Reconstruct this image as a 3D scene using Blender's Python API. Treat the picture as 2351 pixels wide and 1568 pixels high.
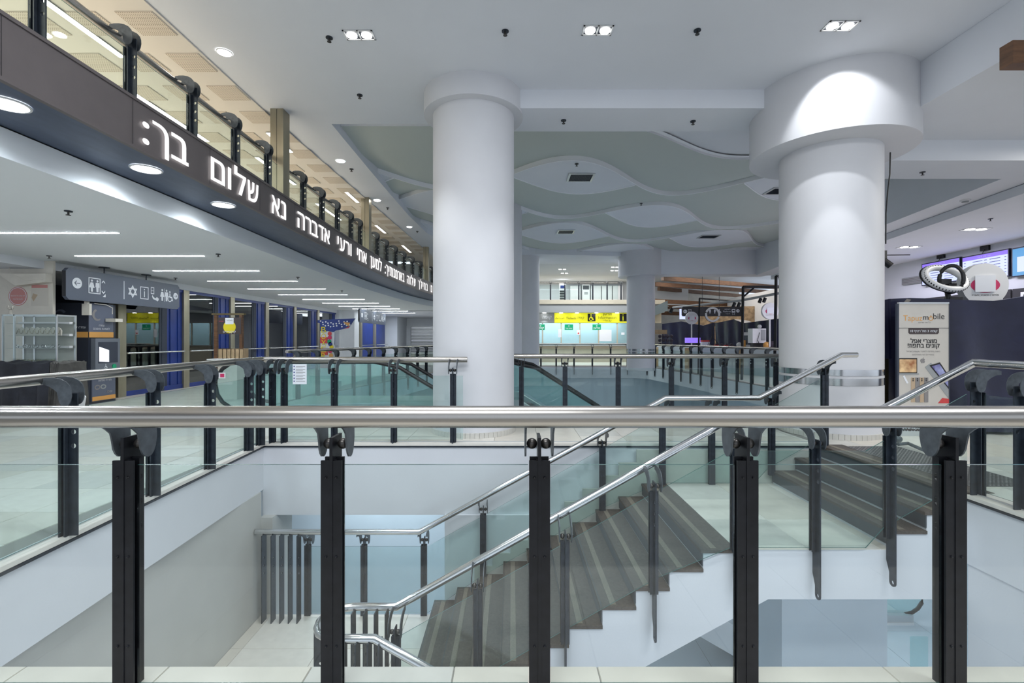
import bpy, math, random
from mathutils import Vector, Matrix
from mathutils.geometry import tessellate_polygon
random.seed(7)
for o in list(bpy.data.objects): bpy.data.objects.remove(o)
SC = bpy.context.scene; COL = SC.collection
PI = math.pi

# ---------------------------------------------------------------- camera, world, large lights, exposure
F, CX, HY, EYE = 1100.0, 1175.5, 779.0, 1.4
cam = bpy.data.cameras.new('camera'); cam.sensor_width = 36; cam.sensor_fit = 'HORIZONTAL'
cam.lens = F * 36 / 2351; cam.shift_y = -5 / 2351; cam.clip_start = .05; cam.clip_end = 200
co = bpy.data.objects.new('camera', cam); COL.objects.link(co)
co.location = (0, 0, EYE); co.rotation_euler = (PI / 2, 0, 0); SC.camera = co
w = bpy.data.worlds.new('world'); SC.world = w; w.use_nodes = True
w.node_tree.nodes['Background'].inputs[0].default_value = (.80, .88, 1.0, 1)
w.node_tree.nodes['Background'].inputs[1].default_value = .62
SC.view_settings.view_transform = 'Standard'; SC.view_settings.look = 'None'
SC.view_settings.exposure = 0.78; SC.view_settings.gamma = 1; SC.view_settings.use_curve_mapping = False
SC.cycles.max_bounces = 8; SC.cycles.diffuse_bounces = 3; SC.cycles.glossy_bounces = 3
SC.cycles.transmission_bounces = 4; SC.cycles.transparent_max_bounces = 24
SC.cycles.use_denoising = True; SC.cycles.sample_clamp_indirect = 4; SC.cycles.caustics_reflective = False
SC.cycles.use_adaptive_sampling = True; SC.cycles.adaptive_threshold = .03

def area(x, y, z, sx, sy, power, col=(1, 1, 1), rot=(0, 0, 0)):
    l = bpy.data.lights.new('fill_area', 'AREA'); l.shape = 'RECTANGLE'; l.size = sx; l.size_y = sy
    l.energy = power; l.color = col
    o = bpy.data.objects.new('fill_area', l); COL.objects.link(o); o.location = (x, y, z); o.rotation_euler = rot  # soft area light added for brightness, standing in for unmodelled ceiling lights
    return o
def spot(x, y, z, power, ang, tgt, col=(1, 1, 1), blend=.5, rad=.05):
    l = bpy.data.lights.new('ceiling_spot', 'SPOT'); l.energy = power; l.spot_size = math.radians(ang)
    l.spot_blend = blend; l.shadow_soft_size = rad; l.color = col
    o = bpy.data.objects.new('ceiling_spot', l); COL.objects.link(o); o.location = (x, y, z)
    o.rotation_euler = (Vector(tgt) - Vector((x, y, z))).to_track_quat('-Z', 'Y').to_euler()
WARM = (1, .94, .85); COOL = (.82, .91, 1); NEUT = (.95, .97, 1)
LIGHTS = [  # x, y, z, sx, sy, W, colour
    (-1, -.6, 5.08, 3, .6, 100, NEUT), (4, .6, 5.08, 3, .6, 120, NEUT), (-.2, 2.6, 5.08, 2.4, .4, 70, NEUT),
    (9.5, 6.5, 4.4, 1.2, 1.2, 90, WARM), (11, 14, 3.95, 1.5, 4, 120, (.86, .82, 1)),
    (4.5, 26.8, 5.25, 6, 1.5, 170, NEUT), (3.5, 31, 5.2, 8, .8, 75, NEUT), (-7, 9, 5.04, 1.2, 12, 150, WARM), (-5.2, 2.5, 5.04, .5, 6, 35, WARM), (12, 27, 5.0, 6, 4, 110, (1, .9, .8)),
    (-7, 30, 2.9, 3, 3, 60, COOL), (2, 22.6, 5.05, 8, .6, 40, COOL),
]
for L in LIGHTS: area(*L)
def px_at(px, py, Y): return Vector(((px - CX) / F * Y, Y, EYE + (HY - py) / F * Y))
def onz(px, py, z):
    Y = F * (z - EYE) / (HY - py); return Vector(((px - CX) / F * Y, Y, z))
def onx(px, py, X):
    Y = F * X / (px - CX); return Vector((X, Y, EYE + (HY - py) / F * Y))
FIX = [onz(825, 80, 5.12), onz(1372, 69, 5.12), onz(1929, 59, 5.12)]
spot(FIX[0].x, FIX[0].y, 5.06, 90, 80, (FIX[0].x + .2, FIX[0].y + .3, 0), NEUT)
spot(FIX[1].x, FIX[1].y, 5.06, 90, 80, (FIX[1].x - .3, FIX[1].y + .3, 0), NEUT)
spot(FIX[2].x - .09, FIX[2].y, 5.10, 95, 66, (FIX[2].x + .75, FIX[2].y + .95, 3.95), NEUT, .35)
spot(FIX[2].x + .09, FIX[2].y, 5.10, 110, 36, (FIX[2].x + .60, FIX[2].y + .85, 1.6), NEUT, .3)
# lower storey: area lights added to brighten it
area(-1.6, 8.6, -1.15, 4, 2, 60, COOL); area(5.6, 8.6, -1.1, 3, 2, 38, COOL);
area(5.5, 13.5, -1.1, 6, 3, 90, COOL)

# ---------------------------------------------------------------- materials
def newmat(name):
    m = bpy.data.materials.new(name); m.use_nodes = True; return m, m.node_tree
def pbr(name, col, rough=.5, metal=0, noise=0, nscale=8, bump=0, bscale=60, emit=None, spec=.5, stretch=None, alt=None):
    m, nt = newmat(name); b = nt.nodes['Principled BSDF']
    b.inputs['Base Color'].default_value = (*col, 1); b.inputs['Roughness'].default_value = rough
    b.inputs['Metallic'].default_value = metal; b.inputs['Specular IOR Level'].default_value = spec
    tc = nt.nodes.new('ShaderNodeTexCoord'); vec = tc.outputs['Object']
    if stretch:
        mp = nt.nodes.new('ShaderNodeMapping'); mp.inputs['Scale'].default_value = stretch
        nt.links.new(vec, mp.inputs[0]); vec = mp.outputs[0]
    if noise or alt:
        n = nt.nodes.new('ShaderNodeTexNoise'); n.inputs['Scale'].default_value = nscale; n.inputs['Detail'].default_value = 5
        nt.links.new(vec, n.inputs['Vector'])
        r = nt.nodes.new('ShaderNodeValToRGB'); r.color_ramp.elements[0].position = .3; r.color_ramp.elements[1].position = .7
        c2 = alt or tuple(min(1, c * (1 + noise)) for c in col); c1 = tuple(c * (1 - noise) for c in col)
        r.color_ramp.elements[0].color = (*c1, 1); r.color_ramp.elements[1].color = (*c2, 1)
        nt.links.new(n.outputs[0], r.inputs[0]); nt.links.new(r.outputs[0], b.inputs['Base Color'])
    if bump:
        n = nt.nodes.new('ShaderNodeTexNoise'); n.inputs['Scale'].default_value = bscale; n.inputs['Detail'].default_value = 3
        nt.links.new(vec, n.inputs['Vector'])
        u = nt.nodes.new('ShaderNodeBump'); u.inputs['Strength'].default_value = bump; u.inputs['Distance'].default_value = .01
        nt.links.new(n.outputs[0], u.inputs['Height']); nt.links.new(u.outputs[0], b.inputs['Normal'])
    if emit:
        b.inputs['Emission Color'].default_value = (*emit[0], 1); b.inputs['Emission Strength'].default_value = emit[1]
    return m
def glassmat(name, tint, refl=1.0, rough=0.0, haze=0.0):
    m, nt = newmat(name); nt.nodes.remove(nt.nodes['Principled BSDF']); out = nt.nodes['Material Output']
    t = nt.nodes.new('ShaderNodeBsdfTransparent'); t.inputs[0].default_value = (*tint, 1)
    g = nt.nodes.new('ShaderNodeBsdfGlossy'); g.inputs['Roughness'].default_value = rough
    f = nt.nodes.new('ShaderNodeLayerWeight'); f.inputs[0].default_value = .5
    pw = nt.nodes.new('ShaderNodeMath'); pw.operation = 'POWER'; pw.inputs[1].default_value = 5; nt.links.new(f.outputs['Facing'], pw.inputs[0])
    ad = nt.nodes.new('ShaderNodeMath'); ad.operation = 'MULTIPLY_ADD'; ad.inputs[1].default_value = .9; ad.inputs[2].default_value = .035; nt.links.new(pw.outputs[0], ad.inputs[0])
    mu = nt.nodes.new('ShaderNodeMath'); mu.operation = 'MULTIPLY'; mu.inputs[1].default_value = refl; mu.use_clamp = True
    nt.links.new(ad.outputs[0], mu.inputs[0])
    x = nt.nodes.new('ShaderNodeMixShader'); nt.links.new(mu.outputs[0], x.inputs[0])
    nt.links.new(t.outputs[0], x.inputs[1]); nt.links.new(g.outputs[0], x.inputs[2]); last = x
    if haze:
        d = nt.nodes.new('ShaderNodeBsdfDiffuse'); d.inputs[0].default_value = (.7, .85, .85, 1)
        y = nt.nodes.new('ShaderNodeMixShader'); y.inputs[0].default_value = haze
        nt.links.new(x.outputs[0], y.inputs[1]); nt.links.new(d.outputs[0], y.inputs[2]); last = y
    nt.links.new(last.outputs[0], out.inputs[0]); return m
def gl(name, col, s):
    return pbr(name, (.02, .02, .02), .5, emit=(col, s))
M = dict(
 white=pbr('white_plaster', (.70, .73, .77), .8, noise=.02, nscale=2, bump=.05),
 ceil=pbr('ceiling_plaster', (.78, .81, .86), .85, noise=.015, nscale=1.2),
 hallceil=pbr('hall_ceiling', (.86, .91, .94), .85),
 warmceil=pbr('warm_tinted_ceiling', (.82, .77, .69), .85),  # cream tone, with part of the balcony's warm light put into it
 column=pbr('column_paint', (.70, .71, .74), .55, noise=.03, nscale=1.5, bump=.06, bscale=25),
 graywall=pbr('gray_panel_wall', (.52, .53, .51), .6, noise=.03, nscale=3),
 green=pbr('sage_ceiling', (.56, .61, .58), .8),
 stone=pbr('cream_stone', (.66, .63, .56), .42, noise=.05, nscale=6, bump=.04, bscale=200),
 stone2=pbr('cream_stone_light', (.74, .72, .66), .42, noise=.05, nscale=9),
 stone3=pbr('cream_stone_gray', (.62, .61, .57), .42, noise=.06, nscale=7),
 grout=pbr('grout', (.30, .29, .27), .9),
 steel=pbr('brushed_steel', (.42, .40, .37), .27, 1, noise=.06, nscale=3, stretch=(.3, 30, 30)),
 steelx=pbr('polished_steel', (.66, .67, .68), .16, 1, noise=.05, nscale=3),
 dark=pbr('dark_painted_steel', (.022, .030, .042), .38, .35, noise=.35, nscale=14, spec=.6),
 black=pbr('black_painted_steel', (.008, .009, .012), .42, .1, noise=.3, nscale=20, spec=.35),
 brk=pbr('gray_blue_steel', (.095, .11, .125), .42, .5, noise=.25, nscale=18),
 ball=pbr('worn_steel_ball', (.09, .085, .08), .33, .8, noise=.3, nscale=30),
 glass=glassmat('railing_glass', (.955, .982, .975), 1.0),
 glassg=glassmat('green_railing_glass', (.905, .962, .955), 1.0, haze=.006),
 teal=glassmat('teal_glass', (.82, .94, .94), 1.0, haze=.09),
 winglass=glassmat('window_glass', (.35, .38, .42), 3.2),
 caseglass=glassmat('case_glass', (.93, .97, .96), 1.0),
 edge=pbr('glass_edge', (.05, .14, .13), .2),
 fascia=pbr('bronze_gray_panel', (.17, .15, .15), .5, .4, noise=.05, nscale=5),
 soffit=pbr('blue_lit_soffit', (.075, .10, .16), .42, .4, noise=.12, nscale=3, stretch=(4, 1, 1)),  # bluish light on the dark soffit is put into this colour
 bronze=pbr('bronze_cladding', (.36, .33, .25), .38, .7, noise=.18, nscale=3, stretch=(1, 1, .3)),
 letter=gl('letter_light', (1, 1, 1), 1.0),
 strip=gl('strip_light', (.90, .96, 1), 38), stripw=gl('warm_strip_light', (1, .95, .86), 7),
 lamp=gl('lamp_glass', (1, .99, .96), 12), rim=pbr('rim_white', (.92, .94, .98), .7), lampc=gl('cool_lamp_glass', (.93, .97, 1), 9),
 tread=pbr('brown_stone_tread', (.080, .066, .055), .6, noise=.28, nscale=45, bump=.12, bscale=160),
 riser=pbr('slate_riser', (.045, .055, .065), .5, noise=.15, nscale=10),
 nosing=pbr('tactile_strip', (.19, .17, .135), .75, noise=.25, nscale=120, bump=.3, bscale=250),
 blue=pbr('blue_panel', (.010, .035, .22), .4, noise=.15, nscale=2),
 night=pbr('dark_backing', (.035, .045, .07), .7),
 navy=pbr('navy_tarp', (.008, .009, .036), .33, noise=.3, nscale=3, bump=.7, bscale=4),
 blackcloth=pbr('black_cloth', (.018, .020, .030), .55, noise=.4, nscale=6, bump=.5, bscale=14),
 graycloth=pbr('gray_cloth', (.075, .072, .068), .7, noise=.3, nscale=9, bump=.4, bscale=14),
 sign=pbr('slate_sign', (.095, .115, .16), .45), signdk=pbr('dark_sign', (.03, .03, .035), .45),
 print=pbr('white_print', (.82, .85, .9), .5), blackp=pbr('black_print', (.015, .015, .018), .5),
 grayp=pbr('gray_print', (.25, .24, .24), .5), brownp=pbr('brown_print', (.06, .045, .045), .5),
 orange=pbr('orange_print', (.75, .38, .10), .4), red=pbr('red_print', (.62, .06, .06), .5),
 pink=pbr('crimson_print', (.60, .03, .13), .5), palered=pbr('pale_red_print', (.60, .26, .24), .5),
 yellow=pbr('yellow_sign', (.84, .83, .02), .45, emit=((.9, .86, .03), .25)), yel=pbr('yellow_print', (.80, .66, .02), .5),
 greens=pbr('green_sign', (.0, .36, .16), .5), silver=pbr('gray_sign', (.33, .35, .36), .5),
 banner=pbr('banner_cloth', (.60, .575, .53), .6, noise=.03, nscale=5),
 atm=pbr('atm_navy', (.030, .036, .055), .4), atmf=pbr('atm_slate', (.12, .14, .20), .45), atmg=pbr('atm_gray', (.16, .18, .22), .4),
 screen=gl('lit_screen', (.50, .56, .95), .85), screenb=gl('purple_bar', (.22, .14, .70), .8), screent=gl('teal_screen', (.08, .30, .60), .7),
 scrline=pbr('screen_text', (.2, .22, .4), .6), atmscr=gl('atm_screen', (.8, .86, .95), .9),
 wood=pbr('brown_wood', (.13, .062, .028), .55, noise=.35, nscale=4, stretch=(1, 1, 6)),
 ply=pbr('light_wood', (.46, .33, .19), .6, noise=.15, nscale=5), brownwood=pbr('dark_wood', (.10, .075, .03), .6, noise=.3, nscale=3),
 rub=pbr('black_rubber', (.012, .012, .014), .45), whitep=pbr('white_plastic', (.78, .79, .80), .4),
 cream=pbr('cream_plaster', (.76, .72, .64), .8, noise=.06, nscale=4, bump=.2, bscale=12),
 stonewall=pbr('rough_stone', (.36, .26, .16), .9, noise=.4, nscale=6, bump=.6, bscale=10),
 grille=pbr('grille_dark', (.03, .035, .045), .5), alu=pbr('aluminium', (.62, .64, .66), .35, .7),
 matp=pbr('checker_mat', (.04, .04, .042), .5), concrete=pbr('gray_green_concrete', (.50, .52, .48), .7, noise=.08, nscale=4),
 shade=pbr('blue_gray_wall', (.62, .70, .76), .6, noise=.03, nscale=2), flower=pbr('dark_goods', (.05, .04, .06), .6, noise=.8, nscale=25),
 goods=pbr('jewel_goods', (.42, .38, .28), .45, .3, noise=.6, nscale=40), bust=pbr('cream_bust', (.66, .62, .55), .6),
 beige=pbr('beige_counter', (.52, .48, .38), .6, noise=.05, nscale=3), phone=pbr('poster_orange', (.75, .30, .12), .5, noise=.5, nscale=9, alt=(.9, .65, .35)),
 violet=pbr('poster_violet', (.12, .06, .42), .5, noise=.5, nscale=9, alt=(.45, .5, .8)), gold=pbr('poster_gold', (.50, .38, .26), .5),
 perf=None,
)
def perfmat():
    m, nt = newmat('perforated_panel'); b = nt.nodes['Principled BSDF']; b.inputs['Roughness'].default_value = .85
    tc = nt.nodes.new('ShaderNodeTexCoord'); mp = nt.nodes.new('ShaderNodeMapping'); mp.inputs['Scale'].default_value = (40, 40, 0)
    v = nt.nodes.new('ShaderNodeTexVoronoi'); v.inputs['Randomness'].default_value = 0; v.inputs['Scale'].default_value = 1
    r = nt.nodes.new('ShaderNodeValToRGB'); r.color_ramp.interpolation = 'CONSTANT'
    r.color_ramp.elements[0].color = (.22, .17, .12, 1); r.color_ramp.elements[1].position = .25; r.color_ramp.elements[1].color = (.78, .70, .59, 1)
    nt.links.new(tc.outputs['Object'], mp.inputs[0]); nt.links.new(mp.outputs[0], v.inputs['Vector'])
    nt.links.new(v.outputs['Distance'], r.inputs[0]); nt.links.new(r.outputs[0], b.inputs['Base Color']); return m
M['perf'] = perfmat()

# ---------------------------------------------------------------- builders
class MB:
    def __init__(s): s.v = []; s.f = []
    def add(s, vs, fs):
        n = len(s.v); s.v += [tuple(v) for v in vs]; s.f += [tuple(i + n for i in f) for f in fs]; return s
    def box(s, x0, x1, y0, y1, z0, z1, mat=None):
        vs = [Vector((x, y, z)) for z in (z0, z1) for y in (y0, y1) for x in (x0, x1)]
        if mat: vs = [mat @ v for v in vs]
        return s.add(vs, [(0, 2, 3, 1), (4, 5, 7, 6), (0, 1, 5, 4), (2, 6, 7, 3), (0, 4, 6, 2), (1, 3, 7, 5)])
    def hexa(s, b, t):  # bottom quad, top quad
        return s.add(list(b) + list(t), [(3, 2, 1, 0), (4, 5, 6, 7), (0, 1, 5, 4), (1, 2, 6, 5), (2, 3, 7, 6), (3, 0, 4, 7)])
    def prism(s, loops, fn, t0, t1):
        fl = [p for L in loops for p in L]
        tris = tessellate_polygon([[Vector((p[0], p[1], 0)) for p in L] for L in loops]); n = len(fl)
        s2 = [fn(p[0], p[1], t0) for p in fl] + [fn(p[0], p[1], t1) for p in fl]
        fs = [tuple(t) for t in tris] + [tuple(i + n for i in reversed(t)) for t in tris]; k = 0
        for L in loops:
            m = len(L)
            for i in range(m): a, b = k + i, k + (i + 1) % m; fs.append((a, b, b + n, a + n))
            k += m
        return s.add(s2, fs)
    def tube(s, pts, r, n=12, cap=True):
        pts = [Vector(p) for p in pts]; rings = []
        up = Vector((0, 0, 1))
        for i, p in enumerate(pts):
            d1 = (pts[i] - pts[i - 1]).normalized() if i else None
            d2 = (pts[i + 1] - pts[i]).normalized() if i < len(pts) - 1 else None
            d = (d1 + d2).normalized() if d1 and d2 else (d1 or d2)
            u = up if abs(d.dot(up)) < .95 else Vector((1, 0, 0))
            a = d.cross(u).normalized(); b = a.cross(d).normalized()
            k = 1
            if d1 and d2:
                c = max(.4, d.dot(d1)); k = 1 / c
            # widen only in the bend plane
            bend = (d2 - d1) if d1 and d2 else Vector((0, 0, 0)); bl = bend.length
            ring = []
            for j in range(n):
                th = 2 * PI * j / n; q = a * math.cos(th) + b * math.sin(th)
                if bl > 1e-4:
                    e = bend / bl; q = q + e * q.dot(e) * (k - 1)
                ring.append(p + q * r)
            rings.append(ring)
        vs = [v for R in rings for v in R]; fs = []
        for i in range(len(pts) - 1):
            for j in range(n): fs.append((i * n + j, i * n + (j + 1) % n, (i + 1) * n + (j + 1) % n, (i + 1) * n + j))
        if cap: fs += [tuple(range(n))[::-1], tuple(range((len(pts) - 1) * n, len(pts) * n))]
        return s.add(vs, fs)
    def cyl(s, x, y, z0, z1, r, n=24, r2=None):
        r2 = r if r2 is None else r2
        vs = [(x + r * math.cos(2 * PI * j / n), y + r * math.sin(2 * PI * j / n), z0) for j in range(n)]
        vs += [(x + r2 * math.cos(2 * PI * j / n), y + r2 * math.sin(2 * PI * j / n), z1) for j in range(n)]
        return s.add(vs, [(j, (j + 1) % n, n + (j + 1) % n, n + j) for j in range(n)] + [tuple(range(n))[::-1], tuple(range(n, 2 * n))])
    def ball(s, c, r, n=10, m=6, sx=1, sy=1, sz=1):
        vs = [(c[0], c[1], c[2] - r * sz)]
        for i in range(1, m):
            ph = PI * i / m
            for j in range(n):
                th = 2 * PI * j / n
                vs.append((c[0] + sx * r * math.sin(ph) * math.cos(th), c[1] + sy * r * math.sin(ph) * math.sin(th), c[2] - sz * r * math.cos(ph)))
        vs.append((c[0], c[1], c[2] + r * sz)); fs = []
        for j in range(n): fs.append((0, 1 + (j + 1) % n, 1 + j))
        for i in range(m - 2):
            for j in range(n):
                a = 1 + i * n; fs.append((a + j, a + (j + 1) % n, a + n + (j + 1) % n, a + n + j))
        a = 1 + (m - 2) * n; L = len(vs) - 1
        for j in range(n): fs.append((L, a + j, a + (j + 1) % n))
        return s.add(vs, fs)
    def grid(s, fn, nu, nv):
        vs = [fn(i / nu, j / nv) for j in range(nv + 1) for i in range(nu + 1)]; n = nu + 1
        return s.add(vs, [(j * n + i, j * n + i + 1, (j + 1) * n + i + 1, (j + 1) * n + i) for j in range(nv) for i in range(nu)])
    def mesh(s, name, mat, smooth=False):
        me = bpy.data.meshes.new(name); me.from_pydata([tuple(v) for v in s.v], [], s.f); me.materials.append(mat)
        if smooth:
            me.polygons.foreach_set('use_smooth', [True] * len(me.polygons))
            try: me.set_sharp_from_angle(angle=math.radians(40))
            except Exception: pass
        me.update(); return me
    def build(s, name, mat, parent=None, smooth=False, kind=None, label=None):
        return link(name, s.mesh(name, mat, smooth), parent, kind, label)
def link(name, me, parent=None, kind=None, label=None):
    o = bpy.data.objects.new(name, me); COL.objects.link(o)
    if parent is not None: o.parent = parent
    if kind: o['kind'] = kind
    if label: o['label'] = label
    return o
def thing(name, label, cat, loc=(0, 0, 0), rz=0, group=None):
    o = bpy.data.objects.new(name, None); COL.objects.link(o); o.location = loc; o.rotation_euler = (0, 0, rz)
    o.empty_display_size = .1; o['label'] = label; o['category'] = cat
    if group: o['group'] = group
    return o
def tag(o, label, cat, group=None):
    o['label'] = label; o['category'] = cat
    if group: o['group'] = group
    return o
def struct(name, mb, mat, smooth=False, label=None):
    o = mb.build(name, mat, None, smooth); o['kind'] = 'structure'
    if label: o['label'] = label
    return o
def circ(cx, cy, r, n=20, ry=None): return [(cx + r * math.cos(2 * PI * i / n), cy + (ry or r) * math.sin(2 * PI * i / n)) for i in range(n)]
def arc(cx, cy, r, a0, a1, n=8, ry=None): return [(cx + r * math.cos(a0 + (a1 - a0) * i / n), cy + (ry or r) * math.sin(a0 + (a1 - a0) * i / n)) for i in range(n + 1)]
def rect(x0, x1, y0, y1): return [(x0, y0), (x1, y0), (x1, y1), (x0, y1)]
def frame(o, u, v):
    o, u, v = Vector(o), Vector(u).normalized(), Vector(v).normalized(); n = u.cross(v)
    return lambda a, b, t: o + u * a + v * b + n * t
GLY = {}
def glyph_mesh(s, bold=0.0):
    k = (s, bold)
    if k in GLY: return GLY[k]
    c = bpy.data.curves.new('text', 'FONT'); c.body = s; c.size = 1; c.offset = bold; c.resolution_u = 3
    c.align_x = 'LEFT'; c.fill_mode = 'NONE'; ob = bpy.data.objects.new('text', c); COL.objects.link(ob)
    dg = bpy.context.evaluated_depsgraph_get(); me = bpy.data.meshes.new_from_object(ob.evaluated_get(dg))
    co_ = [v.co.copy() for v in me.vertices]; adj = {}; seen = set(); loops = []
    for e in me.edges: a, b = e.vertices; adj.setdefault(a, []).append(b); adj.setdefault(b, []).append(a)
    for v in range(len(co_)):
        if v in seen or v not in adj: continue
        L = [v]; seen.add(v)
        while True:
            n = [x for x in adj[L[-1]] if x not in seen]
            if not n: break
            seen.add(n[0]); L.append(n[0])
        if len(L) < 3: continue
        L = [co_[i] for i in L]; A = sum(L[i].x * L[(i + 1) % len(L)].y - L[(i + 1) % len(L)].x * L[i].y for i in range(len(L)))
        loops.append((abs(A), L))
    def inside(p, L):
        c_ = False
        for i in range(len(L)):
            a, b = L[i], L[i - 1]
            if (a.y > p.y) != (b.y > p.y) and p.x < (b.x - a.x) * (p.y - a.y) / (b.y - a.y) + a.x: c_ = not c_
        return c_
    loops.sort(key=lambda q: -q[0]); outs = []
    for A, L in loops:
        host = None
        for o_ in outs:
            if all(inside(p, o_[0]) for p in L[::max(1, len(L) // 6)]): host = o_
        if host and not any(inside(L[0], h_) for h_ in host[1:]): host.append(L)
        else: outs.append([L])
    vs, fs = [], []
    for o_ in outs:
        n = len(vs); tri = tessellate_polygon([[Vector((p.x, p.y, 0)) for p in L] for L in o_])
        vs += [p for L in o_ for p in L]; fs += [tuple(i + n for i in t_) for t_ in tri]
    bpy.data.objects.remove(ob); bpy.data.curves.remove(c); bpy.data.meshes.remove(me)
    GLY[k] = (vs, fs); return GLY[k]
def text(s, fr, x, y, w=None, h=None, mat=None, parent=None, bold=0.0, align='c', t=.002, name='lettering', thick=0, rtl=False):
    """flat lettering: (x, y) is the centre (or left) of the box, scaled to width w or height h"""
    if rtl: s = s[::-1]
    heb = any('\u0590' <= c <= '\u06ff' for c in s); hb = bold if heb else 0
    vs, fs = glyph_mesh(s, 0 if heb else bold)
    if not vs: return None
    x0, x1 = min(v.x for v in vs), max(v.x for v in vs); y0, y1 = min(v.y for v in vs), max(v.y for v in vs)
    sx = sy = 1
    if w and h: sx, sy = w / (x1 - x0), h / (y1 - y0)
    elif w: sx = sy = w / (x1 - x0)
    elif h: sx = sy = h / (y1 - y0)
    ox = x - (x0 + x1) / 2 * sx if align == 'c' else x - x0 * sx
    oy = y - (y0 + y1) / 2 * sy
    mb = MB(); mb.add([fr(ox + v.x * sx, oy + v.y * sy, t) for v in vs], fs)
    for q in ((-.7, 0, .0003), (.7, 0, .0006), (0, .5, .0009)) if hb else (): mb.add([fr(ox + (v.x + q[0] * hb) * sx, oy + (v.y + q[1] * hb) * sy, t + q[2]) for v in vs], fs)
    return mb.build(name, mat, parent)
def flat(loops, fr, mat, parent, name, t0=0, t1=.003, label=None):
    return MB().prism(loops, fr, t0, t1).build(name, mat, parent, label=label)
CE = 5.12
def interp(tab, y):
    if y <= tab[0][0]: return tab[0][1]
    for (a, xa), (b, xb) in zip(tab, tab[1:]):
        if y <= b:
            t = (y - a) / (b - a); return xa + (xb - xa) * t
    return tab[-1][1]
def smooth(tab, y): return sum(interp(tab, y + d) for d in (-.9, -.45, 0, .45, .9)) / 5
OT = [(-6, -3.60), (3.4, -3.62), (5.8, -3.63), (7.5, -3.67), (9.4, -3.72), (12, -3.74), (14, -3.73), (16.1, -3.66), (18, -3.5), (20, -3.27), (23, -2.6), (26, -1.6), (28, -.8)]
IT = [(-6, -4.42), (7, -4.42), (8.5, -4.47), (12, -4.57), (15, -4.6), (19, -4.42), (21, -4.2), (23, -3.85), (26, -3.0), (28, -2.4)]
OX = lambda y: smooth(OT, y)
IX = lambda y: smooth(IT, y)
YS = [-6, -2, 1] + [2 + .6 * i for i in range(42)]
ident = lambda x, y, t: Vector((x, y, t))

# ---------------------------------------------------------------- floors
VOID1 = [(-3.10, 2.053), (4.10, 2.053), (4.10, 6.45), (-3.345, 6.45)]
LC = [(-5.03, 11.0), (-4.95, 12), (-4.80, 13), (-4.57, 14.3), (-4.28, 15.6), (-4.04, 16.8), (-3.76, 18), (-3.38, 20), (-2.7, 22), (-1.5, 23.7), (0, 24.7), (1.5, 25)]
RC = [(6.9, 24.5), (7.15, 22.5), (7.35, 20.5), (7.48, 18.5), (7.56, 16.5), (7.6, 14.5), (7.5, 12.8), (7.15, 11), (6.5, 9.6), (5.7, 8.5)]
VOID2 = [(-2.9, 8.28), (5.4, 8.28)] + RC[::-1][1:] + [(6.3, 25)] + LC[::-1] + [(-.2, 11.9), (-.2, 9.75), (-2.9, 9.75)]
OUT = [(-16, -6), (17, -6), (17, 46), (-16, 46)]
floor = struct('floor', MB().prism([OUT, VOID1, VOID2], ident, -.03, -.006), M['grout'])
MB().prism([OUT, VOID1, VOID2], ident, -.62, -.03).build('slab', M['white'], floor)
TM = {}
def tile_mesh(w, d, m):
    k = (round(w, 3), round(d, 3), m)
    if k not in TM: TM[k] = MB().hexa([(.002, .002, -.006), (w - .002, .002, -.006), (w - .002, d - .002, -.006), (.002, d - .002, -.006)],
                                       [(.004, .004, 0), (w - .004, .004, 0), (w - .004, d - .004, 0), (.004, d - .004, 0)]).mesh('tile', M[m])
    return TM[k]
def tiles(x0, x1, y0, y1, z, parent, T=.61, ox=-.856, oy=2.053, far=99, D=None, skip=None):
    D = D or T; rest = MB()
    i0 = math.floor((x0 - ox) / T); i1 = math.ceil((x1 - ox) / T); j0 = math.floor((y0 - oy) / D); j1 = math.ceil((y1 - oy) / D)
    for j in range(j0, j1):
        for i in range(i0, i1):
            a, b = max(x0, ox + i * T), min(x1, ox + (i + 1) * T); c, d = max(y0, oy + j * D), min(y1, oy + (j + 1) * D)
            if b - a < .03 or d - c < .03: continue
            if skip and skip(a, b, c, d): continue
            if d > far: rest.box(a + .003, b - .003, c + .003, d - .003, z - .006, z); continue
            o = link('tile', tile_mesh(b - a, d - c, random.choice(['stone', 'stone', 'stone2', 'stone3'])), parent); o.location = (a, c, z)
    if rest.v: rest.build('paving', M['stone'], parent, kind='stuff')
tiles(-3.1, 3.6, .83, 2.053, 0, floor)
tiles(-9.5, -3.46, 2.053, 26, 0, floor, far=10.1, skip=lambda a, b, c, d: c > 9.7 and b > -5.05)
tiles(-3.46, 4.10, 6.57, 8.28, 0, floor)
tiles(4.22, 9.2, 2.053, 8.28, 0, floor, far=8.3)
MB().box(-5.0, -2.9, 8.28, 9.75, -.006, 0).box(-5.0, -.2, 9.75, 11.9, -.006, 0).box(7.7, 17, 8.4, 26, -.006, 0).box(-9.4, 17, 26, 34, -.006, 0).build('paving', M['stone'], floor, kind='stuff')
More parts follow.
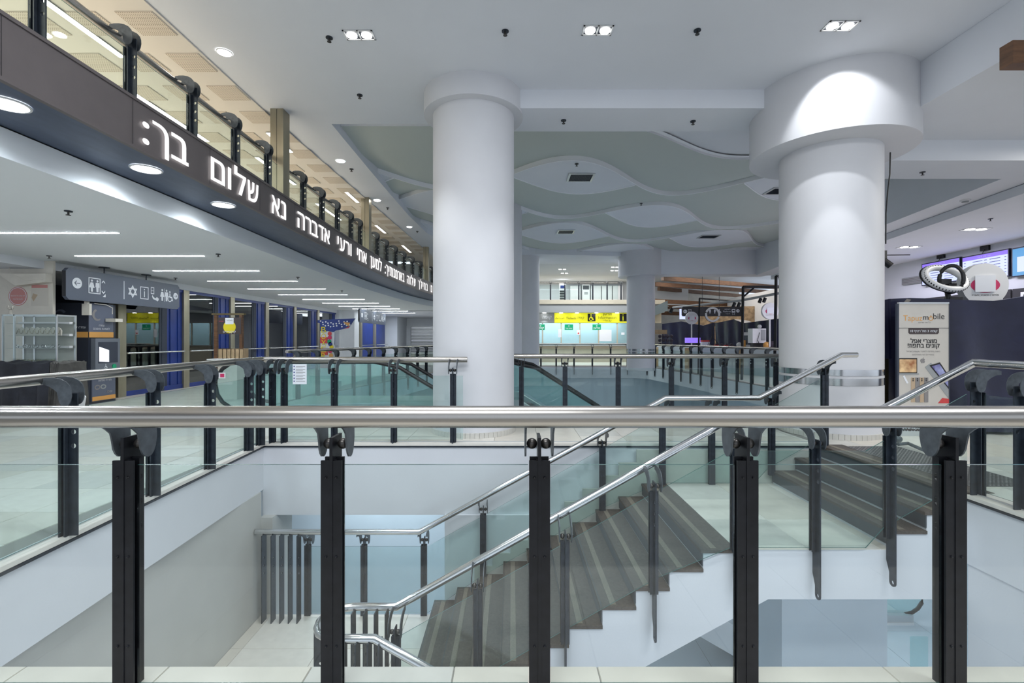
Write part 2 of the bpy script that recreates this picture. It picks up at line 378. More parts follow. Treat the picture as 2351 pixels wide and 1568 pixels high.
# stone and metal edge trims round the stair opening
def trimline(name, p0, p1, nrm, z=0, wd=.10):
    p0, p1, n = Vector(p0), Vector(p1), Vector(nrm)
    a, b = p0 + n * -.015, p1 + n * -.015
    q = MB().hexa([a - Vector((0, 0, .03)), b - Vector((0, 0, .03)), b + n * wd - Vector((0, 0, .03)), a + n * wd - Vector((0, 0, .03))],
                  [a + Vector((0, 0, .002)), b + Vector((0, 0, .002)), b + n * wd + Vector((0, 0, .002)), a + n * wd + Vector((0, 0, .002))])
    o = struct(name, q, M['stone2'])
    c, d = p0 + n * -.022, p1 + n * -.022
    MB().hexa([c - Vector((0, 0, .052)), d - Vector((0, 0, .052)), d + n * .02 - Vector((0, 0, .052)), c + n * .02 - Vector((0, 0, .052))],
              [c - Vector((0, 0, .034)), d - Vector((0, 0, .034)), d + n * .02 - Vector((0, 0, .034)), c + n * .02 - Vector((0, 0, .034))]).build('metal_edge', M['dark'], o)
    e, f = p0 + n * (wd - .03), p1 + n * (wd - .03)
    MB().hexa([e, f, f + n * .018, e + n * .018], [v + Vector((0, 0, .012)) for v in (e, f, f + n * .018, e + n * .018)]).build('glazing_channel', M['alu'], o)
trimline('trim_1', (-3.10, 2.053, 0), (-3.345, 6.45, 0), (-1, 0, 0))
trimline('trim_2', (-3.345, 6.45, 0), (4.10, 6.45, 0), (0, 1, 0))
trimline('trim_3', (4.10, 2.053, 0), (4.10, 4.32, 0), (1, 0, 0))
struct('wall_far', MB().box(-3.36, 4.2, 6.447, 6.95, -.963, -.055).prism([[(-.9, -.95), (4.2, -.95), (4.2, -1.1), (1.9, -1.1), (-.6, -2.5), (-.9, -2.5)]], lambda a, b, t: Vector((a, t, b)), 6.40, 6.52), M['white'])
saw = [(-.5, -1.75)]
for k in range(9): saw += [(-.5 + .24 * k, -1.62 + .172 * k), (-.26 + .24 * k, -1.62 + .172 * k)]
saw += [(1.66, -.07), (4.09, -.07), (4.09, -.62), (1.9, -.62), (-.5, -2.3)]
MB().prism([saw], lambda a, b, t: Vector((a, t, b)), 6.375, 6.399).build('sawtooth_panel', M['concrete'], bpy.data.objects['wall_far'])  # gray-green panel with a stepped upper edge
struct('wall_left', MB().box(-3.62, -3.315, 2.0, 6.34, -4.6, -.62), M['graywall'])
MB().box(-3.34, -3.17, 6.34, 6.9, -4.6, -.96).build('pier', M['graywall'], bpy.data.objects['wall_left'])
struct('wall_right', MB().box(4.12, 4.4, 2.0, 4.33, -4.6, -.6), M['white'])

# lower landing and its tiles
lf = struct('floor', MB().box(-3.32, -1.0, 2.2, 6.34, -2.45, -2.242), M['grout'])
lf['label'] = 'lower stair landing'
tiles(-3.315, -1.03, 2.6, 6.34, -2.236, lf, T=.9, D=.72, ox=-3.17, oy=5.63)
# lower storey
b1 = struct('floor', MB().box(-9, 16, 2.0, 26, -4.7, -4.506), M['grout']); b1['label'] = 'floor of the lower storey'
rest = MB()
for i in range(-3, 12):
    for j in range(0, 19): rest.box(i * 1.2 + .004, i * 1.2 + 1.196, 2.5 + j * 1.2, 2.5 + j * 1.2 + 1.192, -4.506, -4.5)
rest.build('paving', M['shade'], b1, kind='stuff')
struct('wall_back', MB().box(-6, -1.0, 9.3, 9.5, -4.5, -.62).box(-1.0, .4, 9.7, 9.9, -4.5, -1.7).box(-6, 16, 25.1, 25.3, -4.5, -.62).box(-6.2, -6, 2, 25.1, -4.5, -.62).box(9.4, 9.6, 8, 25.1, -4.5, -.62), M['shade'])
xb0, xb1 = px_at(1795, 1400, 5.1).x, px_at(2037, 1400, 5.1).x
struct('wall_1', MB().box(xb0, xb1, 5.1, 5.75, -4.5, -.97), M['shade'])

# ---------------------------------------------------------------- staircase
XR, ZL, RUN, RISE, YN, YF = 1.738, -.516, .305, .172, 4.36, 6.36
st = thing('staircase', 'straight white staircase with dark brown stone steps and a middle landing, in the stair well', 'staircase', (0, 0, 0))
prof = [(-1.012, -2.236 - .3), (-1.012, -2.236)]
for k in range(9, -1, -1):
    x = XR - RUN * k; z = ZL - RISE * (k + 1); prof += [(x, z), (x, z + RISE)]
prof = [(-1.03, -2.52), (-1.03, -2.236)] + prof[2:]
for k in range(3): x = 3.466 + RUN * k; prof += [(x, ZL + RISE * k), (x, ZL + RISE * (k + 1))]
prof += [(4.12, 0), (4.12, -.966), (2.33, -.966), (-.50, -2.52)]
yz = lambda a, b, t: Vector((a, t, b))
MB().prism([prof], yz, YN, YF).build('stringer', M['white'], st)
def tread_mesh(wd):
    return MB().box(-.022, wd, YN - .012, YF, .004, .034).mesh('tread', M['tread']), MB().box(.075, .13, YN + .02, YF - .02, .034, .037).mesh('tactile_strip', M['nosing'])
TR, TS = tread_mesh(RUN)
RS = MB().box(-.012, .0, YN - .006, YF, -RISE + .03, .004).mesh('riser', M['riser'])
def step(x, z):
    o = link('tread', TR, st); o.location = (x, 0, z - .03); s = link('tactile_strip', TS, o)
    r = link('riser', RS, st); r.location = (x - .002, 0, z)
for k in range(10): step(XR - RUN * k, ZL - RISE * k)
for k in range(3): step(3.466 + RUN * k, ZL + RISE * (k + 1))
tiles(XR + RUN, 3.462, YN, YF, ZL + .004, st, T=.66, D=.64, ox=XR + RUN, oy=5.09)
# flight that goes on down beside it
st2 = thing('staircase', 'lower stair flight going down from the lower landing, mostly hidden by the front floor edge', 'staircase')
for k in range(1, 9):
    MB().box(-1.0 + RUN * (k - 1), -1.0 + RUN * k, 2.35, 4.05, -2.236 - RISE * k - .2, -2.236 - RISE * k).build('tread', M['tread'], st2)

# ---------------------------------------------------------------- columns
def column(x, y, r, z1, label, rings=True, cap=None, bands=False):
    t = thing('column', label, 'column', (x, y, 0))
    MB().cyl(0, 0, 0, z1, r, 72).build('shaft', M['column'], t, True)
    if rings:
        n = 60
        for i in range(n):
            a0, a1 = 2 * PI * i / n, 2 * PI * (i + .94) / n
            if math.sin((a0 + a1) / 2) > .45: continue
            R0, R1 = r, r + .025
            q = [(R0 * math.cos(a0), R0 * math.sin(a0)), (R1 * math.cos(a0), R1 * math.sin(a0)), (R1 * math.cos(a1), R1 * math.sin(a1)), (R0 * math.cos(a1), R0 * math.sin(a1))]
            MB().hexa([(a, b, 0) for a, b in q], [(a, b, .075) for a, b in q]).build('tile', M['stone3'], t)
    if cap:
        cr, cz, ct = cap[:3]; MB().cyl(0, 0, cz, ct, cr, 72).build('capital', M['column'], t, True)
    if bands:
        for z, h in ((.93, .085), (.80, .10)): MB().cyl(0, 0, z - h / 2, z + h / 2, r + .006, 72).build('steel_band', M['steelx'], t, True)
    return t
column(-.589, 7.38, .62, CE + .1, 'white round column with a low collar, left of the centre, at the back of the stair opening', cap=(.755, 4.80, CE + .02))
column(4.83, 7.30, .67, CE + .1, 'white round column with the big drum capital and steel bands, right of the centre', cap=(1.09, 4.19, CE + .02), bands=True)
column(-.32, 14.5, .62, 5.6, 'round column mostly hidden behind the front left column', rings=False)
column(.62, 21.7, .62, 5.4, 'far round column left of the ticket hall', rings=False)
column(5.83, 21.7, .62, 4.4, 'far round column with a capital, right of the ticket hall', rings=False, cap=(1.0, 4.22, 5.5), bands=True)

# ---------------------------------------------------------------- upper ceiling with the wave recess
HOLE = [(-3.12, 8.28), (-.45, 8.28), (-.45, 7.93), (8.9, 7.93), (10.9, 21.6), (4.5, 21.4), (1, 20.9), (-1.2, 19.9), (-2.6, 18.2), (-2.98, 16.8), (-3.1, 14.5), (-3.12, 13.0), (-3.13, 10.6)]
ceil = struct('ceiling', MB().prism([[(-16, -6), (17, -6), (17, 23.6), (-16, 23.6)], HOLE], ident, CE, CE + .5), M['ceil'])
MB().box(-16, 20, 23.6, 46, 5.3, 5.5).build('ticket_hall_ceiling', M['white'], ceil)
MB().box(-.6, 5.48, 7.13, 7.93, 4.84, CE).build('beam', M['ceil'], ceil)
MB().box(5.48, 17, -6, 7.5, 4.52, CE - .002).build('dropped_ceiling', M['ceil'], ceil)
MB().box(5.2, 9.2, 7.5, 8.36, 4.20, CE - .004).box(9.2, 17, 7.5, 8.36, 4.2, 4.6).build('beam', M['ceil'], ceil)
MB().prism([[(8.55, 8.36), (9.15, 8.36), (11.35, 21.0), (10.7, 21.0)]], ident, 4.20, 5.7).build('beam', M['ceil'], ceil)
MB().prism([[(9.15, 8.36), (17, 8.36), (17, 21.0), (11.35, 21.0)]], ident, 4.02, 4.19).build('dropped_ceiling', M['ceil'], ceil)
MB().box(6.4, 11.4, 21.0, 21.9, 4.26, 5.7).build('beam', M['ceil'], ceil)
MB().box(-4, 11.5, 7.6, 22.5, 5.9, 6.0).build('recess_top', M['white'], ceil)
W = 2 * PI / 5.9
AK = {-1: (9.2, .1, .66, 1.85), 0: (11.45, .07, 1.15, 1.35), 1: (13.9, .25, 1.12, 4.4), 2: (17.0, .16, 1.35, 1.86), 3: (20.2, .12, 1.3, 4.8)}
BK = {-1: (9.3, .1, .7, 1.85), 0: (11.7, .1, .94, 1.71), 1: (14.9, .1, 1.25, 4.69), 2: (17.9, .14, 1.2, 1.9), 3: (21.0, .12, 1.1, 4.8)}
def Af(k, x): m, s, a, p = AK[k]; return m + s * x - a * math.cos(W * (x - p))
def Bf(k, x): m, s, a, p = BK[k]; return m + s * x + a * math.cos(W * (x - p))
ZLO, ZHI = 5.29, 5.39
def Cf(x): return 9.2 + .1 * x - .66 * math.cos(W * (x - 1.85)) if x > 1.85 else 8.72
X0, X1, NX = -3.6, 11.3, 170
for k in range(0, 5):
    near = Cf if k == 0 else (lambda x, k=k: max(Af(k - 1, x) + .02, Bf(k - 1, x)))
    farc = (lambda x, k=k: Af(k, x)) if k < 4 else (lambda x: 23.3)
    mb = MB()
    def fn(u, v):
        x = X0 + (X1 - X0) * u; a, b = near(x), farc(x); z = ZLO + (ZHI - ZLO) * (v ** 1.3) if k > -1 else ZHI
        z -= .07 * math.sin(PI * v) ** 2 if k > -1 else 0
        return (x, a + (b - a) * v, z)
    mb.grid(fn, NX, 8); n = len(mb.v)
    mb.build('wave_panel', M['green'], ceil, True)
    if k < 4:
        r = MB(); r.grid(lambda u, v: (X0 + (X1 - X0) * u, Af(k, X0 + (X1 - X0) * u) + .004 * v, ZHI + .003 - (ZHI - ZLO + .012) * v), NX, 1)
        r.grid(lambda u, v: (X0 + (X1 - X0) * u, Af(k, X0 + (X1 - X0) * u) + .035 * v, ZLO - .009), NX, 1)
        r.build('wave_rim', M['rim'], ceil, True)
        # lens shaped flat field between this edge and the next panel
        seg = []; xs = [X0 + (X1 - X0) * i / 300 for i in range(301)]
        for x in xs:
            if Bf(k, x) > Af(k, x) + .02: seg.append(x)
            if seg and (not Bf(k, x) > Af(k, x) + .02 or x == xs[-1]):
                if len(seg) > 8:
                    a, b = seg[0], seg[-1]; L = MB()
                    L.grid(lambda u, v: (a + (b - a) * u, Af(k, a + (b - a) * u) + (Bf(k, a + (b - a) * u) - Af(k, a + (b - a) * u)) * v, ZLO + .004), 40, 2)
                    L.build('lens_panel', M['ceil'], ceil)
                    L = MB(); L.grid(lambda u, v: (a + (b - a) * u, Bf(k, a + (b - a) * u) + .05 * (v - .5), ZLO - .008), 40, 1)
                    L.grid(lambda u, v: (a + (b - a) * u, Bf(k, a + (b - a) * u) - .025, ZLO - .008 + .02 * v), 40, 1)
                    L.build('lens_rim', M['rim'], ceil)
                seg = []
def grille(px, py, wpx, label, z=ZLO):
    p = onz(px, py, z); s = p.y / F; wx = wpx * s
    t = thing('air_grille', label, 'air vent', (p.x, p.y, z))
    hy = .24
    MB().box(-wx / 2 - .05, wx / 2 + .05, -hy - .05, -hy, -.02, 0).box(-wx / 2 - .05, wx / 2 + .05, hy, hy + .05, -.02, 0).box(-wx / 2 - .05, -wx / 2, -hy, hy, -.02, 0).box(wx / 2, wx / 2 + .05, -hy, hy, -.02, 0).build('frame', M['alu'], t)
    MB().box(-wx / 2, wx / 2, -hy, hy, -.004, -.001).build('backing', M['grille'], t)
    n = 14
    for i in range(n): MB().box(-wx / 2 + wx * (i + .4) / n, -wx / 2 + wx * (i + .55) / n, -hy, hy, -.016, -.004).build('slat', M['night'], t)
L = MB(); L.grid(lambda u, v: (X0 + (X1 - X0) * u, 7.6 + (Cf(X0 + (X1 - X0) * u) - 7.6) * v, ZLO + .06), NX, 2); L.build('lens_panel', M['ceil'], ceil)
L = MB(); L.grid(lambda u, v: (X0 + (X1 - X0) * u, Cf(X0 + (X1 - X0) * u) - .12 * (1 - v), ZLO + .03), NX, 1); L.grid(lambda u, v: (X0 + (X1 - X0) * u, Cf(X0 + (X1 - X0) * u), ZLO - .01 + .04 * v), NX, 1); L.build('wave_rim', M['rim'], ceil)
grille(1333, 407, 50, 'air grille in the nearest white lens of the wave ceiling')
grille(1299, 532, 33, 'air grille in a white lens left, beyond the middle lens')
grille(1627, 543, 37, 'air grille in the white lens far right of the middle')
grille(1783, 438, 30, 'air grille half hidden by the big column capital')

# ---------------------------------------------------------------- mezzanine: fascia, soffit, hall ceiling
def strip(fa, fb, z0, z1, ys): 
    mb = MB(); vs = []
    for y in ys: a, b = fa(y), fb(y); vs += [(a, y, z0), (b, y, z0), (b, y, z1), (a, y, z1)]
    fs = [(0, 1, 2, 3)]
    for i in range(len(ys) - 1):
        k = i * 4
        for j in range(4): fs.append((k + j, k + 4 + j, k + 4 + (j + 1) % 4, k + (j + 1) % 4))
    k = (len(ys) - 1) * 4; fs.append((k + 3, k + 2, k + 1, k)); mb.add(vs, fs); return mb
fas = struct('trim_4', strip(lambda y: OX(y) - .05, OX, 3.25, 3.70, YS), M['fascia'], True, 'dark curved balcony fascia with lit lettering')
strip(lambda y: OX(y) - .10, lambda y: OX(y) + .012, 3.70, 3.73, YS).build('cap_strip', M['fascia'], fas, True)
strip(lambda y: OX(y) - .03, lambda y: OX(y) + .014, 3.235, 3.262, YS).build('bottom_strip', M['fascia'], fas, True)
sof = struct('ceiling', strip(lambda y: IX(y), lambda y: OX(y) - .02, 3.25, 3.30, YS), M['soffit'], True, 'dark soffit under the balcony edge')
hc = struct('ceiling', strip(lambda y: -16, IX, 2.98, 3.24, YS), M['hallceil'], False, 'ceiling of the left hall')
hc2 = struct('floor', strip(lambda y: -16, lambda y: OX(y) - .1, 3.305, 3.36, YS), M['stone2'], False, 'balcony floor')
for y in [2.2 + 1.18 * i for i in range(15)]:
    MB().box(OX(y) + .0145, OX(y) + .0165, y, y + .004, 3.262, 3.70).build('panel_joint', M['blackp'], fas)
# wall behind the balcony
struct('wall_2', MB().box(-14, -13.8, -6, 30, 3.36, CE), M['cream'])
# warm perforated field of the balcony ceiling
wf = struct('ceiling', strip(lambda y: -14, lambda y: -4.02 + max(0, (y - 8)) * .035, CE - .02, CE - .003, YS), M['warmceil'], False, 'warm ceiling over the balcony')
PM = MB().box(-.21, .21, -.21, .21, -.012, 0).mesh('perforated_panel', M['perf'])
for i in range(4):
    for j in range(22):
        o = link('perforated_panel', PM, wf); o.location = (-4.27 - .64 * i + .035 * max(0, j * .79 - 2.4), 4.03 + .79 * j, CE - .021)

# ---------------------------------------------------------------- left hall: window wall and piers
XW = -9.5
struct('wall_3', MB().box(-14, -9.25, 9.65, 9.71, 0, 3.0), M['cream'])
struct('wall_4', MB().box(-14, -9.42, -2, 36, 2.82, 2.985), M['white'], label='white bulkhead above the windows')
struct('wall_5', MB().box(-12, -11.9, 10, 40, 0, 3), M['night'], label='dark space behind the windows')
ym = [11.5, 13.8, 16.1, 18.4, 20.8, 23.3, 26.0]
for i, y in enumerate(ym[:-1]):
    y2 = ym[i + 1]; wn = struct('window_%d' % (i + 1), MB().box(XW - .18, XW + .05, y, y + .24, 0, 2.82), M['bronze'])
    L = y2 - y - .24; a = y + .24
    MB().box(XW - .02, XW, a, a + L * .56, .12, 2.74).build('pane', M['winglass'], wn)
    MB().box(XW - .12, XW + .01, a + L * .56, a + L * .70, 0, 2.74).box(XW - .08, XW + .02, a + L * .60, a + L * .64, 0, 2.74).build('dark_frame', M['night'], wn)
    s = MB()
    for q in range(4): s.box(XW - .10, XW - .03 + .02 * (q % 2), a + L * (.70 + .075 * q), a + L * (.70 + .075 * (q + 1)), 0, 2.74)
    s.build('blue_shutter', M['blue'], wn)
    MB().box(XW - .1, XW + .02, a, y2, 2.74, 2.82).box(XW - .05, XW + .012, a, y2, 0, .12).build('window_frame', M['blue'], wn)
    MB().tube([(XW + .10, a - .02, 1.06), (XW + .10, y2 - .06, 1.06)], .022, 10).tube([(XW, a + .05, 1.06), (XW + .1, a + .05, 1.06)], .014, 8).tube([(XW, y2 - .1, 1.06), (XW + .1, y2 - .1, 1.06)], .014, 8).build('guard_bar', M['steelx'], wn, True)
struct('wall_6', MB().box(-12, -8.62, 26.2, 27.0, 0, 2.98).box(-12, -9.3, 25.8, 26.3, 0, 2.98), M['white'])
struct('wall_7', MB().box(-12, -7.9, 33, 36.2, 0, 2.98), M['white'])
for k, y in enumerate((27.2, 30.0)):
    wn = struct('window_%d' % (7 + k), MB().box(-8.9, -8.6, y, y + .35, 0, 2.82), M['bronze'])
    MB().box(-8.75, -8.7, y + .35, y + 2.8, 0, 2.82).build('blue_shutter', M['blue'], wn)
    MB().tube([(-8.5, y, 1.06), (-8.5, y + 2.7, 1.06)], .03, 8).build('guard_bar', M['steelx'], wn, True)
dr = struct('door_1', MB().box(-7.9, -5.4, 36.0, 36.1, 2.35, 2.98).box(-7.9, -7.6, 35.9, 36.1, 0, 2.4), M['white'], label='white rolling shutter at the far end of the left hall')
SM = MB().hexa([(-7.6, 36.02, 0), (-5.0, 36.02, 0), (-5.0, 36.08, 0), (-7.6, 36.08, 0)], [(-7.6, 35.99, .10), (-5.0, 35.99, .10), (-5.0, 36.08, .10), (-7.6, 36.08, .10)]).mesh('slat', M['alu'])
for k in range(22): link('slat', SM, dr).location = (0, 0, .11 * k)
hcx = MB().box(-16, -.5, 26.3, 36.5, 2.98, 3.24).build('far_part', M['white'], hc)
struct('wall_8', MB().box(-5.4, -2.2, 36, 36.2, 0, 3).box(-2.4, -2.2, 27, 36, 0, 5.3), M['white'])
# right side walls
wr = struct('wall_9', MB().prism([[(14.4, 36), (14.6, 36), (13.2, 8), (13.0, 8)]], ident, 0, 4.05), M['white'], label='right wall with the departure screens')
struct('wall_10', MB().prism([[(9.3, 42), (18, 38), (18, 38.3), (9.3, 42.3)]], ident, 0, 5.3), M['cream'])
# ---------------------------------------------------------------- railings
def post_plate(drop, thin=False):
    o = [(-.055, 1.015), (-.055, -drop + .05)] + arc(-.02, -drop + .04, .035, PI, 2 * PI, 8) + [(.015, -drop + .12), (.05, -drop + .22), (.05, 1.015)] if drop > 0 else [(-.055, 0), (.05, 0), (.05, 1.015), (-.055, 1.015)]
    holes = [circ(-.029, z, .0175, 12) for z in (.84, .74, .64)]
    if drop > .2: holes.append(circ(-.02, -drop + .04, .018, 12))
    mb = MB(); mb.prism([o] + [h[::-1] for h in holes], lambda a, b, t: Vector((t, a, b)), -.006, .006)
    z0 = 0.0 if drop <= 0 else -.0
    for s in (-1, 1):
        mb.box(min(s * .0065, s * .041), max(s * .0065, s * .041), .038, .047, z0, .925)
        mb.box(min(s * .0065, s * .038), max(s * .0065, s * .038), .002, .012, z0, .932)
        mb.box(min(s * .006, s * .011), max(s * .006, s * .011), .002, .047, z0, .925)
        for z in (.20, .55, .86): mb.ball((s * .020, .048, z), .0055, 6, 4)
    return mb
BR = [(-.012, .928), (-.026, .931), (-.040, .943), (-.050, .965), (-.057, 1.0), (-.055, 1.04), (-.043, 1.075), (-.018, 1.103), (.02, 1.122), (.07, 1.131), (.12, 1.130), (.165, 1.120),
      (.165, 1.085), (.130, 1.082), (.095, 1.070), (.064, 1.050), (.042, 1.030), (.033, .995), (.028, .965), (.018, .945), (.005, .932)]
BRM = MB().prism([BR], lambda a, b, t: Vector((t, a, b)), -.0035, .0035).mesh('bracket', M['brk'])
BALL = MB().ball((0, 0, 0), .0215, 16, 10).mesh('ball', M['ball'], True)
PLM = {}
def path_pt(path, s):
    for a, b in zip(path, path[1:]):
        L = math.hypot(b[0] - a[0], b[1] - a[1])
        if s <= L or b is path[-1]:
            t = s / L; return Vector(a) + (Vector(b) - Vector(a)) * t, Vector((b[0] - a[0], b[1] - a[1], 0)).normalized()
        s -= L
def path_len(path): return sum(math.hypot(b[0] - a[0], b[1] - a[1]) for a, b in zip(path, path[1:]))
def s_of(path, axis, val):
    s = 0
    for a, b in zip(path, path[1:]):
        L = math.hypot(b[0] - a[0], b[1] - a[1]); lo, hi = sorted((a[axis], b[axis]))
        if lo - 1e-6 <= val <= hi + 1e-6 or b is path[-1]: return s + (val - a[axis]) / (b[axis] - a[axis]) * L
        s += L
def railing(label, path, posts, side, drop=0, rh=1.117, mat='dark', glass='glassg', gb=.04, gt=.905, rail=None, rr=.04, group=None, bare=False, first_drop=None, glassends=(True, True), skip_glass=(), postmat=None):
    t = thing('railing', label, 'railing', (0, 0, 0), group=group)
    nn = [Vector((-side * d.y, side * d.x, 0)) for d in [path_pt(path, .001 + i * (path_len(path) - .002) / 1)[1] for i in (0, 1)]]
    nrm = lambda s: (lambda d: Vector((-d.y * side, d.x * side, 0)))(path_pt(path, max(0, min(path_len(path), s)))[1])
    if rail is None:
        rail = []; s = 0
        for i, p in enumerate(path):
            if i: s += math.hypot(p[0] - path[i - 1][0], p[1] - path[i - 1][1])
            n = (nrm(s - .01) + nrm(s + .01)).normalized() if 0 < i < len(path) - 1 else nrm(s)
            rail.append(Vector(p) + n * .15 + Vector((0, 0, rh)))
    MB().tube(rail, rr, 20).build('handrail', M['steelx' if rr < .04 and rr > .035 else 'steel'], t, True)
    k = (drop, mat)
    if k not in PLM: PLM[k] = post_plate(drop).mesh('post', M[mat])
    P = []
    for s in posts:
        p, d = path_pt(path, s); ang = math.atan2(d.y, d.x)
        o = link('post', PLM[k], t); n = nrm(s); o.location = p - n * .02
        # local +y must look to the rail side
        o.rotation_euler = (0, 0, ang if side > 0 else ang + PI)
        P.append(o)
        if bare: continue
        for q in (-1, 1):
            b = link('bracket', BRM, o); b.location = (q * .054, 0, 0)
            c = link('ball', BALL, o); c.location = (q * .028, -.005, .982)
    # glass panes
    if glass:
        S = sorted(posts); L = path_len(path); seg = list(zip(S, S[1:]))
        if glassends[0] and S[0] > .12: seg.insert(0, (-.04, S[0]))
        if glassends[1] and L - S[-1] > .12: seg.append((S[-1], L + .04))
        cum = [0]
        for a, b in zip(path, path[1:]): cum.append(cum[-1] + math.hypot(b[0] - a[0], b[1] - a[1]))
        for gi, (a, b) in enumerate(seg):
            if gi in skip_glass: continue
            ss = [a + .045] + [c for c in cum if a + .06 < c < b - .06] + [b - .045]; mb = MB(); vs = []
            for s in ss:
                p, d = path_pt(path, min(max(s, 0), L)); n = nrm(s); g = gb(p) if callable(gb) else gb
                for q, z in ((-.005, g), (.005, g), (.005, gt), (-.005, gt)):
                    vs.append(p + n * (.006 + q) + Vector((0, 0, z)))
            fs = [(0, 1, 2, 3)]; m = len(ss)
            for i in range(m - 1):
                for j in range(4): fs.append((4 * i + j, 4 * i + 4 + j, 4 * i + 4 + (j + 1) % 4, 4 * i + (j + 1) % 4))
            fs.append((4 * m - 1, 4 * m - 2, 4 * m - 3, 4 * m - 4)); mb.add(vs, fs)
            g = mb.build('glass_pane', M[glass], t)
            g.data.materials.append(M['edge'])
            for i, p in enumerate(g.data.polygons):
                nz = abs(p.normal.z)
                if nz > .5: p.material_index = 1
    return t
YG = 1.90
FX = [-2.337, -1.522, -.707, .108, .923, 1.738, 2.553]
r0 = railing('thick steel handrail railing right in front of the camera, across the whole picture', [(-3.0, YG, 0), (3.0, YG, 0)], [x + 3.0 for x in FX], -1, mat='black', glass='glass')
pl = [(-3.10, 2.053, 0), (-3.345, 6.42, 0)]
railing('railing along the left side of the stair opening, running away from the camera', pl, [s_of(pl, 1, y) for y in (2.55, 3.42, 4.29, 5.17, 6.02, 6.33)], 1, drop=0)
pf = [(-3.345, 6.50, 0), (-.66, 6.50, 0)]
railing('railing across the back of the stair opening, ending at the left white column', pf, [s_of(pf, 0, (x - CX) / F * 6.5) for x in (625, 652, 767, 904, 1040)], 1, drop=0,
        rail=[(-3.49, 6.40, 1.117), (-3.46, 6.65, 1.117), (-.62, 6.65, 1.117)])
p2 = [(0.02, 8.22, 0), (4.62, 8.22, 0)]
railing('railing between the two big white columns, in front of the ticket hall void', p2, [s_of(p2, 0, (x - CX) / F * 8.22) for x in (1197, 1297, 1419, 1541, 1663, 1782)], -1, drop=0)
z3 = lambda L: [(x, y, 0) for x, y in L]
pc = z3(LC[:-1]); railing('curved railing of the far opening, on the left side beyond the back railing', pc, [.2 + .93 * i for i in range(15)], 1, drop=.45)
pd = [(0, 25, 0), (6.3, 25, 0)]
railing('small far railing in front of the beige ticket counter', pd, [s_of(pd, 0, (x - CX) / F * 25) for x in (1200, 1242, 1277, 1318, 1360, 1402, 1440)], 1, drop=.45, rh=1.15)
pe = z3(RC); railing('curved railing whose posts hang below the floor edge, under the far right stalls', pe, [.1 + .93 * i for i in range(18)], 1, drop=.45)
# balcony railing on the curved fascia
pb = [(OX(y) - .10, y, 3.305) for y in [2.0 + .8 * i for i in range(26)]]
yb = [3.75, 4.66, 5.57, 6.47, 7.36, 8.68, 9.58, 10.45, 11.35, 12.05, 13.55, 14.5, 15.5, 16.5, 17.5, 18.5, 20.0, 21.0]
railing('balcony railing above the lettered dark fascia', pb, [s_of(pb, 1, y) for y in yb], 1, drop=0, glass='glassg', rh=1.06)
# stair railings
def base(x):
    x0 = -1.10
    if x < x0: return -2.236
    if x < 1.96: return -2.236 + (x - x0) * 1.72 / (1.96 - x0)
    if x < 3.20: return -.516
    return -.516 + (x - 3.20) * .564
def gbs(p): return .12 if (-1.0 < p.x < 1.9 or p.x > 3.25) else .03
pn = [(x, YN - .03, base(x)) for x in (-1.12, -1.10, 1.96, 3.20, 4.12)]
def capend(x0, y, z): return (x0, y, z)
loop = [(.4, 4.0, -1.10 - .564 * 1.55), (-1.15, 4.0, -1.10), (-1.48, 4.0, -1.10)]
loop += [(-1.48 + .22 * math.cos(a), 4.24 + .24 * math.sin(a), -1.10) for a in [-PI / 2 - i * PI / 8 for i in range(1, 8)]]
loop += [(-1.48, 4.48, -1.10), (-1.08, 4.48, -1.10), (1.96, 4.48, .610), (3.20, 4.48, .610), (4.32, 4.48, 1.18), (4.32, 1.6, 1.16)]
railing('near railing of the staircase, from the lower landing up to the floor on the right', pn, [s_of(pn, 0, x) for x in (-1.05, -.31, .48, 1.28, 2.02, 2.74, 3.41)], 1, drop=.42, rail=loop, rr=.036, gb=gbs)
pr = [(4.19, 2.1, 0), (4.19, 4.36, 0)]
railing('short railing at the right side of the stair opening, by the tarpaulin stall', pr, [.3, 1.1, 1.83, 2.2], -1, drop=0, rail=[(4.32, 2.1, 1.16), (4.32, 2.12, 1.16)], rr=.03)
pg = [(x, YF - .04, base(x)) for x in (-3.28, -1.14, -1.10, 1.96, 3.20, 4.22)]
fr = [(-3.30, 6.17, -1.08), (-1.19, 6.17, -1.08), (1.976, 6.17, .645), (3.18, 6.17, .645), (4.24, 6.17, 1.20), (4.44, 6.17, 1.20)]
railing('far railing of the staircase, ending free in front of the right column', pg, [s_of(pg, 0, x) for x in (-2.69, -1.95, -1.16, -.38, .41, 1.19, 1.98, 2.63, 3.42, 4.12)], -1, drop=.0, rail=fr, rr=.036, gb=gbs, glassends=(False, True))
bt = thing('bar_screen', 'five flat dark bars closing the left end of the lower landing railing', 'bars', (0, 0, 0))
BM = MB().prism([rect(-.06, .06, 0, 1.12), circ(.0, .82, .016, 10)[::-1], circ(.0, .72, .016, 10)[::-1], circ(0, .62, .016, 10)[::-1]], lambda a, b, t: Vector((t, a, b)), -.005, .005).mesh('bar', M['dark'])
for x in (-3.20, -3.08, -2.97, -2.86, -2.75): link('bar', BM, bt).location = (x, 6.18, -2.236)
bt = thing('bar_screen', 'flat dark bars under the looped handrail at the stair foot', 'bars', (0, 0, 0))
for x, y in ((-1.16, 4.44), (-1.26, 4.44), (-1.36, 4.44), (-1.47, 4.44), (-1.10, 4.0), (-1.19, 4.0), (-1.29, 4.0), (-1.40, 4.0), (-1.51, 4.0)):
    link('bar', BM, bt).location = (x, y, -2.236)
o = link('bar', BM, bt); o.location = (-1.66, 4.16, -2.236); o.rotation_euler = (0, 0, PI / 2)

